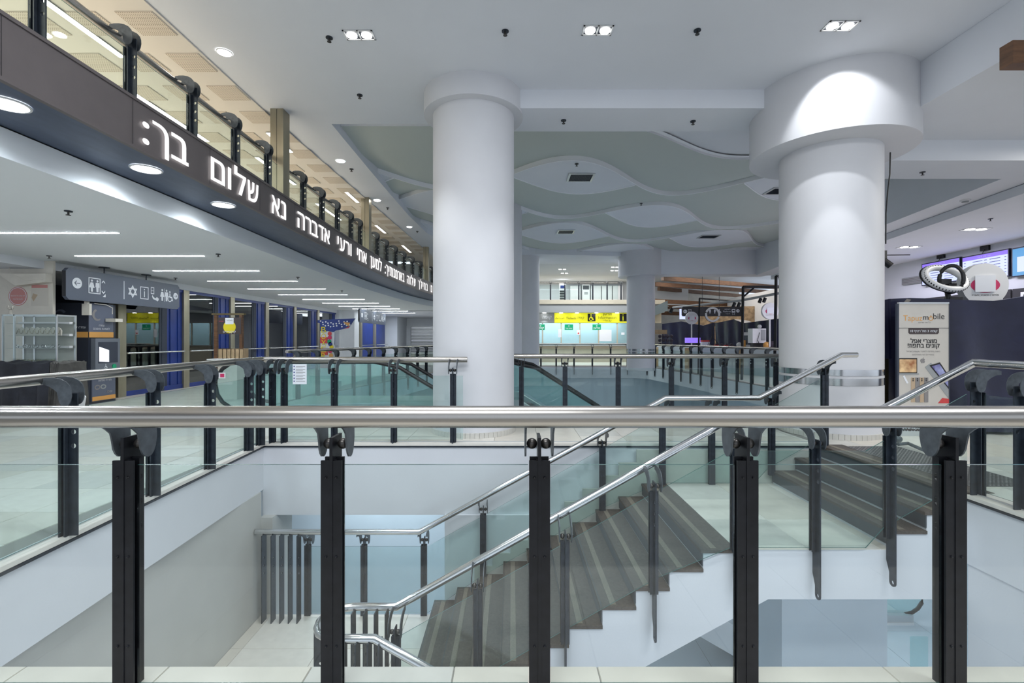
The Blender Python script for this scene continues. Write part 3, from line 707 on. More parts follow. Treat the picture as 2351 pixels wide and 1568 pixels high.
# ---------------------------------------------------------------- balcony pillars, lettering
for i, (y, dx, w_) in enumerate(((7.72, .02, .20), (12.55, .0, .22), (19.25, .0, .22))):
    t = thing('pillar', ('nearest', 'middle', 'farthest')[i] + ' square bronze pillar standing on the balcony edge', 'pillar', (OX(y) - .12, y, 3.3))
    MB().box(-.10, .0, 0, .22, 0, CE - 3.3).build('casing', M['bronze'], t); MB().box(.008, .11, 0, .22, 0, CE - 3.3).build('casing', M['bronze'], t)
    MB().box(-.01, .015, .01, .2, 0, CE - 3.3).build('joint', M['night'], t)
# lettering: (left pixel, right pixel) of each word, read off along the fascia
words = [('בך:', 318, 432), ('שלום', 478, 592), ('נא', 620, 655), ('אדברה', 680, 756), ('ורעי', 771, 807), ('אחי', 817, 841), ('למען', 849, 876), ('בארמנותיך:', 882, 928), ('שלוה', 933, 954), ('בחילך', 959, 982), ('שלום', 987, 1006), ('יהי', 1012, 1030)]
def y_on_fascia(px):
    y = 3.0
    for _ in range(60): y = (CX - px) and F * OX(y) / (px - CX) * .5 + y * .5
    return y
for wd, a, b in words:
    vis = wd[::-1]; ya, yb_ = y_on_fascia(a), y_on_fascia(b); W_ = yb_ - ya
    adv = {'ו': .5, 'י': .5, 'ן': .5, ':': .45, 'נ': .72, 'ך': .85, 'ר': .85, 'ד': .85}
    tot = sum(adv.get(c, 1) for c in vis); u = 0
    for c in vis:
        wd_ = adv.get(c, 1) / tot * W_; yc = ya + u + wd_ / 2; u += wd_
        vs, fs = glyph_mesh(c, 0)
        x0, x1 = min(v.x for v in vs), max(v.x for v in vs)
        sc = .28 / .60; sx = min(wd_ * .80 / (x1 - x0), sc * 1.2)
        xf = OX(yc) + .018; mb = MB(); ky = .84 if c in 'ךן' else 1; by = 3.325 + .59 * sc * (1 - ky)
        mb.add([(xf, yc + (v.x - (x0 + x1) / 2) * sx, by + v.y * sc * ky) for v in vs], fs)
        for q in (-.018, .018): mb.add([(xf + .0006 + q * .01, yc + (v.x + q - (x0 + x1) / 2) * sx, by + v.y * sc * ky) for v in vs], fs)
        mb.build('letter', M['letter'], fas)

# ---------------------------------------------------------------- ceiling fixtures
def round_light(p, r, label, mat, rim='whitep', name='downlight', group=None):
    t = thing(name, label, 'ceiling light', p, group=group)
    MB().cyl(0, 0, -.006, .0, r, 32).build('lens', M[mat], t)
    mb = MB(); vs = []; n = 32
    for j in range(n):
        a = 2 * PI * j / n
        for q, z in ((r * .98, -.010), (r * 1.10, -.008), (r * 1.12, 0)): vs.append((q * math.cos(a), q * math.sin(a), z))
    mb.add(vs, [(3 * j + k, 3 * ((j + 1) % n) + k, 3 * ((j + 1) % n) + k + 1, 3 * j + k + 1) for j in range(n) for k in range(2)])
    mb.build('rim', M[rim], t, True); return t
for k, y in enumerate([1.0, 2.38, 3.76, 5.20, 6.59]):
    if y > 3: round_light((-3.97, y, 3.248), .135, ('largest, nearest', 'second', 'third')[k - 2] + ' round light in the dark soffit under the balcony', 'lampc')
    l = bpy.data.lights.new('soffit_lamp', 'SPOT'); l.energy = 30; l.color = COOL; l.spot_size = 2.7; l.spot_blend = .6; l.shadow_soft_size = .012
    o = bpy.data.objects.new('soffit_lamp', l); COL.objects.link(o); o.location = (-3.97, y, 3.236)
for (px, py), s in (((515, 120), 'nearest round downlight over the balcony edge'), ((782, 370), 'second round downlight over the balcony edge'), ((866, 460), 'third round downlight, beside the middle bronze pillar'), ((940, 521), 'farthest round downlight over the balcony edge'), ((130, 96), 'round downlight seen through the balcony glass at the far left')):
    p = onz(px, py, CE - .003); round_light(p, .085, s, 'lamp')
def strip_light(x0, x1, y0, y1, z, label, mat, group=None):
    t = thing('strip_light', label, 'ceiling light', ((x0 + x1) / 2, (y0 + y1) / 2, z), group=group)
    a, b = (x1 - x0) / 2, (y1 - y0) / 2
    MB().box(-a, a, -b, b, -.006, 0).build('diffuser', M[mat], t)
    MB().box(-a - .012, a + .012, -b - .012, b + .012, -.002, 0.001).build('frame', M['whitep'], t); return t
ordn = ['first', 'second', 'third', 'fourth', 'fifth', 'sixth', 'seventh', 'eighth', 'ninth', 'tenth', 'eleventh', 'twelfth', 'thirteenth']
for k in range(12):
    y = 7.09 + 1.97 * k
    strip_light(-8.25, -5.83 + (.0 if k < 9 else .0), y - .024, y + .024, 2.978, ordn[k] + ' white strip light in the left hall ceiling, counted from the camera', 'strip')
for (x, y0, y1), s in (((-5.09, 4.3, 6.26), 'nearest'), ((-5.67, 7.17, 8.92), 'second'), ((-4.35, 8.55, 9.43), 'short third'), ((-5.17, 9.7, 11.4), 'fourth'), ((-4.15, 12.0, 12.9), 'short fifth'), ((-5.3, 13.0, 14.8), 'sixth'), ((-4.4, 15.5, 16.6), 'seventh'), ((-4.3, 18.8, 20.3), 'eighth')):
    strip_light(x - .035, x + .035, y0, y1, CE - .036, s + ' strip light in the warm balcony ceiling', 'stripw')
def twin(p, label, sc=1, rz=0, z=None):
    t = thing('twin_spotlight', label, 'ceiling light', (p[0], p[1], (z or p[2]) - .001), rz)
    w_, d = .36 * sc, .19 * sc
    mb = MB()
    for x0, x1, y0, y1 in ((-w_ / 2, w_ / 2, -d / 2, -d / 2 + .018), (-w_ / 2, w_ / 2, d / 2 - .018, d / 2), (-w_ / 2, -w_ / 2 + .018, -d / 2, d / 2), (w_ / 2 - .018, w_ / 2, -d / 2, d / 2), (-.008, .008, -d / 2, d / 2)): mb.box(x0, x1, y0, y1, -.008, 0)
    mb.build('frame', M['whitep'], t)
    MB().box(-w_ / 2, w_ / 2, -d / 2, d / 2, -.003, -.001).build('housing', M['grille'], t)
    for s in (-1, 1): MB().cyl(s * w_ / 4, 0, -.014, -.003, .062 * sc, 24).build('lamp', M['lamp'], t)
    return t
for p, s in zip(FIX, ('left', 'middle', 'right')): twin((p.x, p.y, CE), s + ' one of the three twin spotlights in the near white ceiling', 1.0)
for (px, py, z), s in (((2240, 526, 4.02), 'nearer twin spotlight in the low violet-lit ceiling at the right'), ((2087, 567, 4.02), 'farther twin spotlight in the low violet-lit ceiling at the right')):
    p = onz(px, py, z); twin(p, s, 1.5, 0)
for (px, py), s in (((1291, 618), 'front left'), ((1296, 627), 'back left'), ((1412, 613), 'front right'), ((1410, 621), 'back right')):
    p = onz(px, py, 5.3); twin(p, s + ' twin spotlight in the ticket hall ceiling', 1.3)
def sprinkler(px, py, z, label):
    p = onz(px, py, z); t = thing('sprinkler', label, 'sprinkler', p)
    MB().cyl(0, 0, -.012, 0, .042, 16).build('escutcheon', M['dark'], t, True)
    MB().cyl(0, 0, -.05, -.012, .011, 8).cyl(0, 0, -.056, -.050, .026, 10).build('head', M['ball'], t, True)
for a in ((756, 86, CE, 'sprinkler just left of the left twin spotlight'), (1160, 71, CE, 'sprinkler between the left and middle twin spotlights'), (1601, 69, CE, 'sprinkler between the middle and right twin spotlights'),
          (826, 218, CE, 'sprinkler below the left twin spotlight, before the recess corner'), (1294, 276, 4.84, 'left sprinkler under the white beam between the columns'), (1591, 278, 4.84, 'right sprinkler under the white beam between the columns'),
          (1324, 376, ZLO, 'sprinkler in the nearest lens of the wave ceiling'), (1472, 467, ZLO, 'sprinkler in the middle lens of the wave ceiling'),
          (2118, 395, 4.2, 'sprinkler right of the big drum capital'), (2274, 502, 4.02, 'sprinkler above the departure screens'), (807, 388, CE, 'sprinkler beside the second balcony downlight'), (890, 477, CE, 'sprinkler beside the third balcony downlight'), (958, 531, CE, 'sprinkler beside the farthest balcony downlight'),
          (157, 484, 2.98, 'sprinkler nearest the camera in the left hall ceiling'), (113, 587, 2.98, 'sprinkler above the stone pier in the left hall'), (501, 583, 2.98, 'sprinkler right of the second strip light'), (403, 638, 2.98, 'sprinkler just above the hanging sign end'), (684, 636, 2.98, 'sprinkler right of the fourth strip light'), (785, 667, 2.98, 'sprinkler right of the sixth strip light')):
    sprinkler(*a)
p = onz(2216, 459, 4.2); t = thing('smoke_detector', 'round white smoke detector on the ceiling band at the right', 'smoke detector', p)
MB().cyl(0, 0, -.03, 0, .08, 24, .09).build('base', M['whitep'], t, True); MB().cyl(0, 0, -.05, -.03, .05, 24, .06).build('sensor', M['silver'], t, True)
t = thing('cable', 'thin black cable hanging from the drum capital beside the right column', 'cable')
MB().tube([px_at(2044, 350, 6.9), px_at(2043, 400, 6.9), px_at(2038, 440, 6.95), px_at(2034, 490, 7.05), px_at(2033.5, 560, 7.1)], .009, 8).build('cord', M['rub'], t, True)
# ---------------------------------------------------------------- pictogram sign boards
def person(fr, x, y, h, mat, par, dress=False, t=.003):
    s = h; flat([circ(x, y + .90 * s, .095 * s, 12)], fr, M[mat], par, 'pictogram', 0, t)
    if dress: L = [(x - .12 * s, y + .76 * s), (x + .12 * s, y + .76 * s), (x + .25 * s, y + .33 * s), (x + .10 * s, y + .33 * s), (x + .08 * s, y), (x - .08 * s, y), (x - .10 * s, y + .33 * s), (x - .25 * s, y + .33 * s)]
    else: L = [(x - .17 * s, y + .77 * s), (x + .17 * s, y + .77 * s), (x + .19 * s, y + .40 * s), (x + .12 * s, y + .38 * s), (x + .09 * s, y), (x - .09 * s, y), (x - .12 * s, y + .38 * s), (x - .19 * s, y + .40 * s)]
    flat([L], fr, M[mat], par, 'pictogram', 0, t)
def wheelchair(fr, x, y, h, mat, par, t=.003):
    s = h; n = 18
    flat([circ(x - .03 * s, y + .92 * s, .09 * s, 12)], fr, M[mat], par, 'pictogram', 0, t)
    flat([[(x - .08 * s, y + .80 * s), (x + .03 * s, y + .80 * s), (x + .04 * s, y + .50 * s), (x + .25 * s, y + .50 * s), (x + .38 * s, y + .12 * s), (x + .28 * s, y + .09 * s), (x + .17 * s, y + .38 * s), (x - .08 * s, y + .38 * s)]], fr, M[mat], par, 'pictogram', 0, t)
    a = arc(x - .04 * s, y + .28 * s, .28 * s, PI * .55, PI * 1.95, n); b = arc(x - .04 * s, y + .28 * s, .20 * s, PI * 1.95, PI * .55, n)
    flat([a + b], fr, M[mat], par, 'pictogram', 0, t)
def sq_ring(fr, x0, x1, y0, y1, w_, mat, par): flat([rect(x0, x1, y0, y1), rect(x0 + w_, x1 - w_, y0 + w_, y1 - w_)[::-1]], fr, M[mat], par, 'pictogram')
def arrow_disc(fr, x, y, r, mat, ink, par, d=1):
    flat([circ(x, y, r, 28)], fr, M[mat], par, 'pictogram', 0, .002)
    flat([[(x + d * v[0] * r, y + v[1] * r) for v in ((-.6, -.07), (.35, -.07), (.05, -.38), (.16, -.48), (.62, 0), (.16, .48), (.05, .38), (.35, .07), (-.6, .07))]], fr, M[ink], par, 'pictogram', .002, .004)
def star(fr, x, y, r, w_, mat, par):
    for s in (1, -1):
        o = [(x + r * math.sin(a), y + s * r * math.cos(a)) for a in (0, 2 * PI / 3, 4 * PI / 3)]; k = 1 - 2 * w_ / r
        i = [(x + (p[0] - x) * k, y + (p[1] - y) * k) for p in o]
        flat([o, i[::-1]], fr, M[mat], par, 'pictogram', 0, .003 if s > 0 else .0034)
def icon_sign(X, Y0, Y1, z0, z1, label):
    t = thing('hanging_sign', label, 'sign', (0, 0, 0)); H = z1 - z0; c = .05 * H * 2
    o = [(Y0 + c, z0), (Y1 - c, z0), (Y1 - c * .7, z0 + c * .7), (Y1, z0 + c), (Y1, z1 - c), (Y1 - c, z1), (Y0 + c, z1), (Y0, z1 - c), (Y0, z0 + c)]
    MB().prism([o], lambda a, b, q: Vector((q, a, b)), X - .08, X).build('panel', M['sign'], t)
    MB().box(X - .078, X - .002, Y0 - .004, Y0 + .02, z0 + c, z1 - c).build('end_cap', M['blackp'], t)
    for y in (Y0 + (Y1 - Y0) * .29, Y0 + (Y1 - Y0) * .66):
        MB().cyl(X - .04, y, z1, 2.965, .012, 8).cyl(X - .04, y, 2.965, 2.98, .10, 20).build('hanger', M['dark'], t, True)
    fr = frame((X + .001, 0, 0), (0, 1, 0), (0, 0, 1)); L = Y1 - Y0; m = (z0 + z1) / 2
    U = lambda f: Y0 + f * L
    arrow_disc(fr, U(.075), m + .03, .11, 'print', 'sign', t, -1)
    sq_ring(fr, U(.155), U(.245), m - .15, m + .19, .02, 'print', t)
    person(fr, U(.180), m - .11, .26, 'print', t, True); person(fr, U(.222), m - .11, .26, 'print', t)
    flat([[(U(.255), m + .09), (U(.268), m + .13), (U(.281), m + .09), (U(.281), m + .12), (U(.268), m + .16), (U(.255), m + .12)]], fr, M['print'], t, 'pictogram')
    flat([[(U(.255), m - .06), (U(.268), m - .10), (U(.281), m - .06), (U(.281), m - .09), (U(.268), m - .13), (U(.255), m - .09)]], fr, M['print'], t, 'pictogram')
    flat([[(U(.262), m - .2), (U(.285), m - .2), (U(.285), m - .13)]], fr, M['print'], t, 'pictogram')
    flat([rect(U(.435), U(.441), m - .2, m + .22)], fr, M['print'], t, 'divider')
    star(fr, U(.515), m, .155, .028, 'print', t)
    sq_ring(fr, U(.585), U(.665), m - .15, m + .15, .02, 'print', t); text('i', fr, U(.625), m, h=.2, mat=M['print'], parent=t, bold=.04, name='pictogram')
    sq_ring(fr, U(.688), U(.722), m, m + .17, .018, 'print', t); flat([rect(U(.688), U(.722), m + .075, m + .09)], fr, M['print'], t, 'pictogram')
    flat([[(U(.705), m - .02), (U(.715), m - .07), (U(.735), m - .10), (U(.750), m - .06), (U(.770), m - .10), (U(.766), m - .14), (U(.755), m - .17), (U(.745), m - .15), (U(.71), m - .12), (U(.70), m - .06)]], fr, M['print'], t, 'pictogram')
    person(fr, U(.806), m - .14, .30, 'print', t, True); flat([rect(U(.830), U(.833), m - .16, m + .18)], fr, M['print'], t, 'divider'); person(fr, U(.853), m - .14, .30, 'print', t)
    wheelchair(fr, U(.892), m - .15, .28, 'print', t)
    arrow_disc(fr, U(.955), m + .02, .085, 'print', 'sign', t, 1)
    return t
icon_sign(-8.9, 9.56, 12.82, 2.20, 2.84, 'long slate blue pictogram sign hanging at the left, beside the cash machine')
icon_sign(-7.12, 22.4, 27.0, 2.20, 2.84, 'small far slate blue pictogram sign hanging near the far white pillars')

# ---------------------------------------------------------------- cash machine kiosk
t = thing('cash_machine', 'tall navy and slate cash machine kiosk with an orange band, at the left', 'cash machine', (-9.36, 10.2, 0))
X0_, X1_, Y1_ = -.55, .34, .70
MB().box(X0_, X1_, 0, Y1_, 0, 2.18).build('body', M['atm'], t)
ff = frame((X1_ + .001, 0, 0), (0, 1, 0), (0, 0, 1)); fs_ = frame((0, -.001, 0), (1, 0, 0), (0, 0, 1))
MB().box(X1_, X1_ + .015, .0, .62, 1.55, 2.18).build('front_panel', M['atmf'], t)
f2 = frame((X1_ + .017, 0, 0), (0, 1, 0), (0, 0, 1))
flat([rect(0, .62, 1.44, 1.56)], frame((X1_ + .017, 0, 0), (0, 1, 0), (0, 0, 1)), M['orange'], t, 'orange_band'); flat([rect(X0_, X1_, 1.44, 1.56)], fs_, M['orange'], t, 'orange_band')
text('עמדה למשיכת מזומנים', fs_, -.02, 1.66, w=.62, mat=M['print'], parent=t, rtl=True, t=.004)
text('עמדה', f2, .31, 1.70, w=.14, mat=M['print'], parent=t, rtl=True, t=.004); text('למשיכת מזומנים', f2, .31, 1.635, w=.42, mat=M['print'], parent=t, rtl=True, t=.004)
def infinity(fr, x, y, s, par, m1='orange', m2='print'):
    for q, m in ((-1, m1), (1, m2)):
        flat([circ(x + q * s * .5, y, s * .5, 20, s * .36), circ(x + q * s * .5, y, s * .30, 20, s * .18)[::-1]], fr, M[m], par, 'emblem', 0, .003 + .001 * (q > 0))
infinity(fs_, -.10, 1.22, .13, t); text('מזרחי טפחות', fs_, -.10, 1.09, w=.36, mat=M['print'], parent=t, rtl=True, t=.004)
flat([arc(0.20, 1.93, .13, PI * .6, PI * 1.7, 14) + arc(.22, 1.93, .09, PI * 1.7, PI * .6, 14)], f2, M['grayp'], t, 'emblem')
flat([arc(-.25, 1.90, .14, PI * .2, PI * 1.3, 14) + arc(-.27, 1.90, .10, PI * 1.3, PI * .2, 14)], fs_, M['atmf'], t, 'emblem')
text('מזרחי טפחות', f2, .33, .56, w=.36, mat=M['print'], parent=t, rtl=True, t=.004)
u = MB().box(X1_, X1_ + .10, .06, .70, .62, 1.42).build('machine_front', M['atmg'], t)
MB().hexa([(X1_ + .085, .13, .88), (X1_ + .085, .64, .88), (X1_ + .102, .64, .88), (X1_ + .102, .13, .88)], [(X1_ + .085, .13, 1.34), (X1_ + .085, .64, 1.34), (X1_ + .102, .64, 1.34), (X1_ + .102, .13, 1.34)]).build('recess', M['night'], u)
f3 = frame((X1_ + .103, 0, 0), (0, 1, 0), (0, 0, 1))
flat([[(.15, .92), (.40, .90), (.40, 1.16), (.15, 1.24)]], f3, M['atmscr'], u, 'screen', 0, .004)
flat([circ(.53, .80, .05, 20)], f3, M['greens'], u, 'card_slot', 0, .02); flat([rect(.14, .62, .71, .73)], f3, M['alu'], u, 'ledge', 0, .01)
wheelchair(f3, .32, .75, .11, 'print', u); flat([rect(.26, .52, .60, .67)], f3, M['blackp'], u, 'cash_slot', 0, .01)
MB().box(X1_, X1_ + .03, .06, .66, .06, .56).build('lower_door', M['atmf'], t)
f4 = frame((X1_ + .031, 0, 0), (0, 1, 0), (0, 0, 1)); flat([rect(.06, .66, .07, .16)], f4, M['orange'], t, 'orange_band'); infinity(f4, .26, .36, .15, t, 'grayp', 'silver'); infinity(f4, .5, .24, .07, t, 'grayp', 'silver')
text('מזרחי טפחות', f4, .38, .50, w=.34, mat=M['print'], parent=t, rtl=True, t=.002)
a = thing('alarm_box', 'small beige alarm box wired to the top of the cash machine', 'box', (-8.955, 10.70, 1.86))
MB().box(0, .07, -.10, .10, -.11, .11).build('housing', M['cream'], a); MB().cyl(0, 0, 0, .01, .05, 20).build('dial', M['grayp'], a, True)
a.children[1].location = (.07, 0, 0); a.children[1].rotation_euler = (0, PI / 2, 0)
MB().tube([(.03, 0, .10), (.03, 0, .24), (.0, -.12, .30), (0, -.42, .31)], .008, 8).build('wire', M['cream'], a, True)
a = thing('junction_box', 'beige junction box under the left end of the pictogram sign', 'box', (-8.99, 10.16, 2.03))
MB().box(-.08, .08, -.06, 0, -.12, .12).box(-.03, .03, -.06, 0, .12, .22).build('housing', M['cream'], a)

# ---------------------------------------------------------------- pier stickers, display case, covered tables
fp = frame((0, 9.648, 0), (1, 0, 0), (0, 0, 1))
def u9(px, py): p = px_at(px, py, 9.645); return p.x, p.z
t = thing('sticker', 'round pale red sticker on the stone pier at the left', 'sticker'); x, z = u9(41, 680)
flat([circ(x, z, .19, 32)], fp, M['palered'], t, 'disc'); flat([circ(x, z, .175, 32), circ(x, z, .165, 32)[::-1]], fp, M['print'], t, 'ring', .003, .005)
text('יש אמא על הרכבת', fp, x, z + .01, w=.28, mat=M['print'], parent=t, rtl=True, t=.006); text('מקום של כבוד', fp, x, z - .06, w=.2, mat=M['print'], parent=t, rtl=True, t=.006)
t = thing('notice', 'white notice in a plastic sleeve right of the round sticker', 'notice'); x, z = u9(91, 678)
flat([rect(x - .17, x + .17, z - .21, z + .21)], fp, M['bust'], t, 'sheet'); flat([rect(x - .16, x + .16, z + .15, z + .21)], fp, M['palered'], t, 'header', .003, .005)
flat([[(x - .16, z - .05), (x - .13, z + .04), (x - .04, z + .01), (x - .12, z - .12)]], fp, M['gold'], t, 'picture', .003, .005)
t = thing('niche_shelf', 'plaster ledge at the top of the stone pier, with wires', 'ledge')
xa, za = u9(12, 630); xb, zb = u9(121, 642)
MB().prism([[(xa, za), (xb, za - .0), (xb, zb - .06), (xa + .35, zb - .14)]], lambda a, b, q: Vector((a, q, b)), 9.50, 9.645).build('ledge', M['cream'], t)
MB().tube([px_at(0, 610, 9.55), px_at(18, 604, 9.5), px_at(25, 628, 9.5), px_at(60, 644, 9.5), px_at(100, 640, 9.5)], .006, 6).build('wire', M['cream'], t, True)
# display case
cx0, cx1, cz0, cz1, cy0, cy1 = px_at(4, 0, 8.9).x, px_at(130, 0, 8.9).x, .93, px_at(0, 722, 8.9).z, 8.9, 9.3
t = thing('display_case', 'glass display case of jewellery standing in front of the stone pier', 'display case')
f_ = MB(); e = .022
for x in (cx0, cx0 + .21, cx1 - e):
    for y in (cy0, cy1 - e): f_.box(x, x + e * 1.2, y, y + e, cz0, cz1)
for z in (cz0, cz1 - e):
    f_.box(cx0, cx1, cy0, cy0 + e, z, z + e); f_.box(cx0, cx1, cy1 - e, cy1, z, z + e); f_.box(cx0, cx0 + e, cy0, cy1, z, z + e); f_.box(cx1 - e, cx1, cy0, cy1, z, z + e)
f_.build('frame', M['alu'], t); MB().box(cx0, cx1, cy1, cy1 + .01, cz0, cz1).build('back_panel', M['concrete'], t)
MB().box(cx0, cx1, cy0, cy1, 0, cz0).build('base', M['whitep'], t)
MB().box(cx0 + .01, cx1 - .01, cy0 - .004, cy0, cz0, cz1).build('glass_door', M['caseglass'], t)
for k in range(3):
    z = cz0 + .30 + .23 * k; MB().box(cx0 + .02, cx1 - .02, cy0 + .05, cy1 - .02, z, z + .008).build('shelf', M['caseglass'], t)
    MB().box(cx0 + .02, cx1 - .02, cy1 - .12, cy1 - .05, z - .0, z + .045).build('riser_step', M['whitep'], t)
bm_ = MB().prism([[(-.05, 0), (.05, 0), (.055, .09), (.03, .14), (-.01, .16), (-.045, .12)]], lambda a, b, q: Vector((a, q, b)), -.01, .01).mesh('bust', M['bust'])
for k in range(9):
    o = thing('necklace_bust', ordn[k] + ' cream necklace bust from the left on the display case shelf', 'display bust', (cx0 + .12 + k * .10, cy0 + .15, cz0 + .54), group='necklace busts in the display case'); link('stand', bm_, o)
    MB().tube([(-.04, -.02, .13), (-.02, -.022, .05), (.02, -.022, .04), (.04, -.02, .10)], .006, 6).build('necklace', M['goods'], o, True)
def pile(x0, x1, y, z, n, label, mat, grp, r=.03):
    for k in range(n):
        mb = MB(); a = x0 + (x1 - x0) * (k + .5) / n
        pts = [(r * math.cos(q), 0, r + r * math.sin(q)) for q in [2 * PI * i / 10 for i in range(11)]]; mb.tube(pts, .007, 6)
        o = mb.build('bracelet', M[mat], None, True); o.location = (a, y + random.uniform(-.03, .03), z); o.rotation_euler = (random.uniform(-.3, .3), 0, random.uniform(-.5, .5)); tag(o, ordn[k] + label, 'bracelet', grp)
pile(cx0 + .08, cx1 - .1, cy0 + .14, cz0 + .31, 12, ' metal bracelet from the left on the lower shelf of the display case', 'steelx', 'bracelets on the lower shelf')
pile(cx0 + .12, cx1 - .1, cy0 + .14, cz0 + .006, 9, ' bracelet from the left on the floor of the display case', 'goods', 'bracelets on the case floor', .04)
t = thing('figurine', 'small beige figurine on top of the display case', 'figurine', (px_at(17, 0, 9.05).x, 9.1, cz1))
MB().cyl(0, 0, 0, .02, .04, 12).cyl(0, 0, .02, .09, .03, 10, .02).ball((0, 0, .12), .03).ball((-.04, 0, .15), .02, sz=2).ball((.045, 0, .14), .02, sz=1.8).build('body', M['bust'], t, True)
def cloth(name, x0, x1, y0, y1, zt, seed, mat, parent=None, amp=.05, zb=0, flare=.08):
    rnd = random.Random(seed); ph = [rnd.uniform(0, 6.3) for _ in range(8)]
    def hh(u, v): return zt + .03 * math.sin(9 * u + ph[0]) * math.sin(7 * v + ph[1]) + .015 * math.sin(23 * u + ph[2] + 9 * v)
    mb = MB(); mb.grid(lambda u, v: (x0 + (x1 - x0) * u, y0 + (y1 - y0) * v, hh(u, v)), 28, 12)
    per = [(u / 28, 0) for u in range(29)] + [(1, v / 12) for v in range(1, 13)] + [(1 - u / 28, 1) for u in range(1, 29)] + [(0, 1 - v / 12) for v in range(1, 12)]
    n = len(per); nv = 10
    vs = []
    for j in range(nv + 1):
        q = j / nv
        for i, (u, v) in enumerate(per):
            x, y = x0 + (x1 - x0) * u, y0 + (y1 - y0) * v; z = hh(u, v) * (1 - q) + zb * q
            s = i / n * 2 * PI; d = amp * q ** .7 * (math.sin(14 * s + ph[3] + q) + .6 * math.sin(31 * s + ph[4] - 2 * q)) + flare * q
            ox = (1 if u > .999 else -1 if u < .001 else 0); oy = (-1 if v < .001 else 1 if v > .999 else 0)
            vs.append((x + ox * d, y + oy * d, z))
    k = len(mb.v); mb.v += vs
    mb.f += [(k + j * n + i, k + j * n + (i + 1) % n, k + (j + 1) * n + (i + 1) % n, k + (j + 1) * n + i) for j in range(nv) for i in range(n)]
    return mb.build(name, M[mat], parent, True)
o = cloth('covered_stall', -9.6, -7.97, 8.25, 8.72, .99, 3, 'blackcloth', amp=.035, flare=.02); tag(o, 'stall covered with a rumpled black cloth, in front of the display case', 'covered stall')
o = cloth('covered_stall', -7.93, -7.76, 8.22, 8.74, .99, 8, 'graycloth', amp=.03, flare=.04); tag(o, 'gray-brown cloth bundle at the right end of the black covered stall', 'cloth')
o = MB().prism([[(-.12, 0), (.10, 0), (.14, .22), (.0, .40), (-.12, .34)]], lambda a, b, q: Vector((a, q, b)), 0, .02).build('paper_bag', M['whitep']); o.location = px_at(178, 940, 8.5); tag(o, 'white paper bag leaning by the cloth bundle', 'bag')

# ---------------------------------------------------------------- wooden stand with poster, printed candy banner
y = 11.5; A = px_at(491, 825, y); B_ = px_at(556, 722, y)
t = thing('poster_stand', 'brown wooden stand with a small yellow poster and a pigeonhole rack', 'stand', (0, 0, 0))
for x in (A.x, B_.x - .07): MB().box(x, x + .07, y, y + .07, 0, B_.z).build('post', M['wood'], t)
MB().box(A.x - .05, B_.x + .05, y - .01, y + .08, B_.z - .01, B_.z + .03).build('top_rail', M['brownwood'], t)
p0, p1 = px_at(500, 767, y - .02), px_at(553, 729, y - .02); fr = frame((0, y - .012, 0), (1, 0, 0), (0, 0, 1))
pp = MB().box(p0.x, p1.x, y - .012, y, p0.z, p1.z).build('poster', M['brownp'], t)
mx = (p0.x + p1.x) / 2; flat([circ(mx, p0.z + .17, .15, 20)], fr, M['yel'], pp, 'picture'); flat([rect(mx - .1, mx + .1, p1.z - .16, p1.z - .01)], fr, M['print'], pp, 'picture', .003, .005)
text('מאסטר', fr, mx, p1.z - .07, w=.15, mat=M['blackp'], parent=pp, rtl=True, t=.006); text('מאסטר', fr, mx - .2, p1.z - .09, w=.12, mat=M['pink'], parent=pp, rtl=True, t=.006)
text('קוקטיילים', fr, mx, p0.z + .05, w=.30, mat=M['print'], parent=pp, rtl=True, t=.006)
q0, q1 = px_at(510, 822, y - .1), px_at(567, 800, y - .1)
rk = MB().box(q0.x, q1.x, y - .25, y - .23, q0.z, q1.z)
for k in range(7): x = q0.x + (q1.x - q0.x) * k / 6; rk.box(x - .008, x + .008, y - .25, y - .05, q0.z, q1.z)
rk.box(q0.x, q1.x, y - .25, y - .05, q1.z - .012, q1.z); rk.build('rack', M['ply'], t)
q0, q1 = px_at(487, 905, y - .4), px_at(600, 826, y - .4)
MB().box(q0.x + .1, q0.x + .55, y - .35, y, 0, q1.z).build('cabinet', M['cream'], t); MB().box(q0.x, q1.x, y - .6, y, q1.z, q1.z + .025).build('counter', M['whitep'], t)
Yb = 13.6; fr = frame((0, Yb, 0), (1, 0, 0), (0, 0, 1))
def ub(px, py): p = px_at(px, py, Yb); return (p.x, p.z)
t = thing('printed_display', 'tall printed cardboard display with a blue dotted top and yellow vertical letters', 'display stand')
back = [ub(*p) for p in ((735, 870), (735, 742), (729, 741), (729, 735), (770, 733), (815, 731), (806, 745), (800, 753), (770, 759), (767, 764), (766, 790), (769, 803), (775, 870))]
MB().prism([back], lambda a, b, q: Vector((a, Yb + .02 + q, b)), 0, .05).build('panel', M['print'], t)
flat([[ub(*p) for p in ((735, 760), (735, 742), (729, 741), (729, 735), (770, 733), (815, 731), (806, 745), (800, 753), (770, 759), (766, 762), (752, 760))]], fr, M['blue'], t, 'blue_top', -.02, .0)
flat([[ub(*p) for p in ((770, 759), (800, 753), (804, 748), (790, 755))]], fr, M['red'], t, 'red_edge', 0, .002)
for k in range(22):
    a = ub(736 + (k * 37) % 68, 737 + (k * 11) % 14); flat([circ(a[0], a[1], .022, 8)], fr, M['print'], t, 'dot', 0, .003)
for k, (a, b) in enumerate(((774, 788), (800, 815), (826, 845))): flat([[ub(735, a), ub(752, a), ub(752, b), ub(735, b)]], fr, M['red'], t, 'red_band', -.019, .0)
flat([[ub(787, 739), ub(804, 741), ub(800, 749), ub(794, 745)]], fr, M['orange'], t, 'orange_mark', 0, .003)
for k, c in enumerate('BOXER'):
    a = ub(743, 757 + 15.0 * k); text(c, fr, a[0], a[1], w=.135, h=.165, mat=M['yel'], parent=t, bold=.03, t=.004)
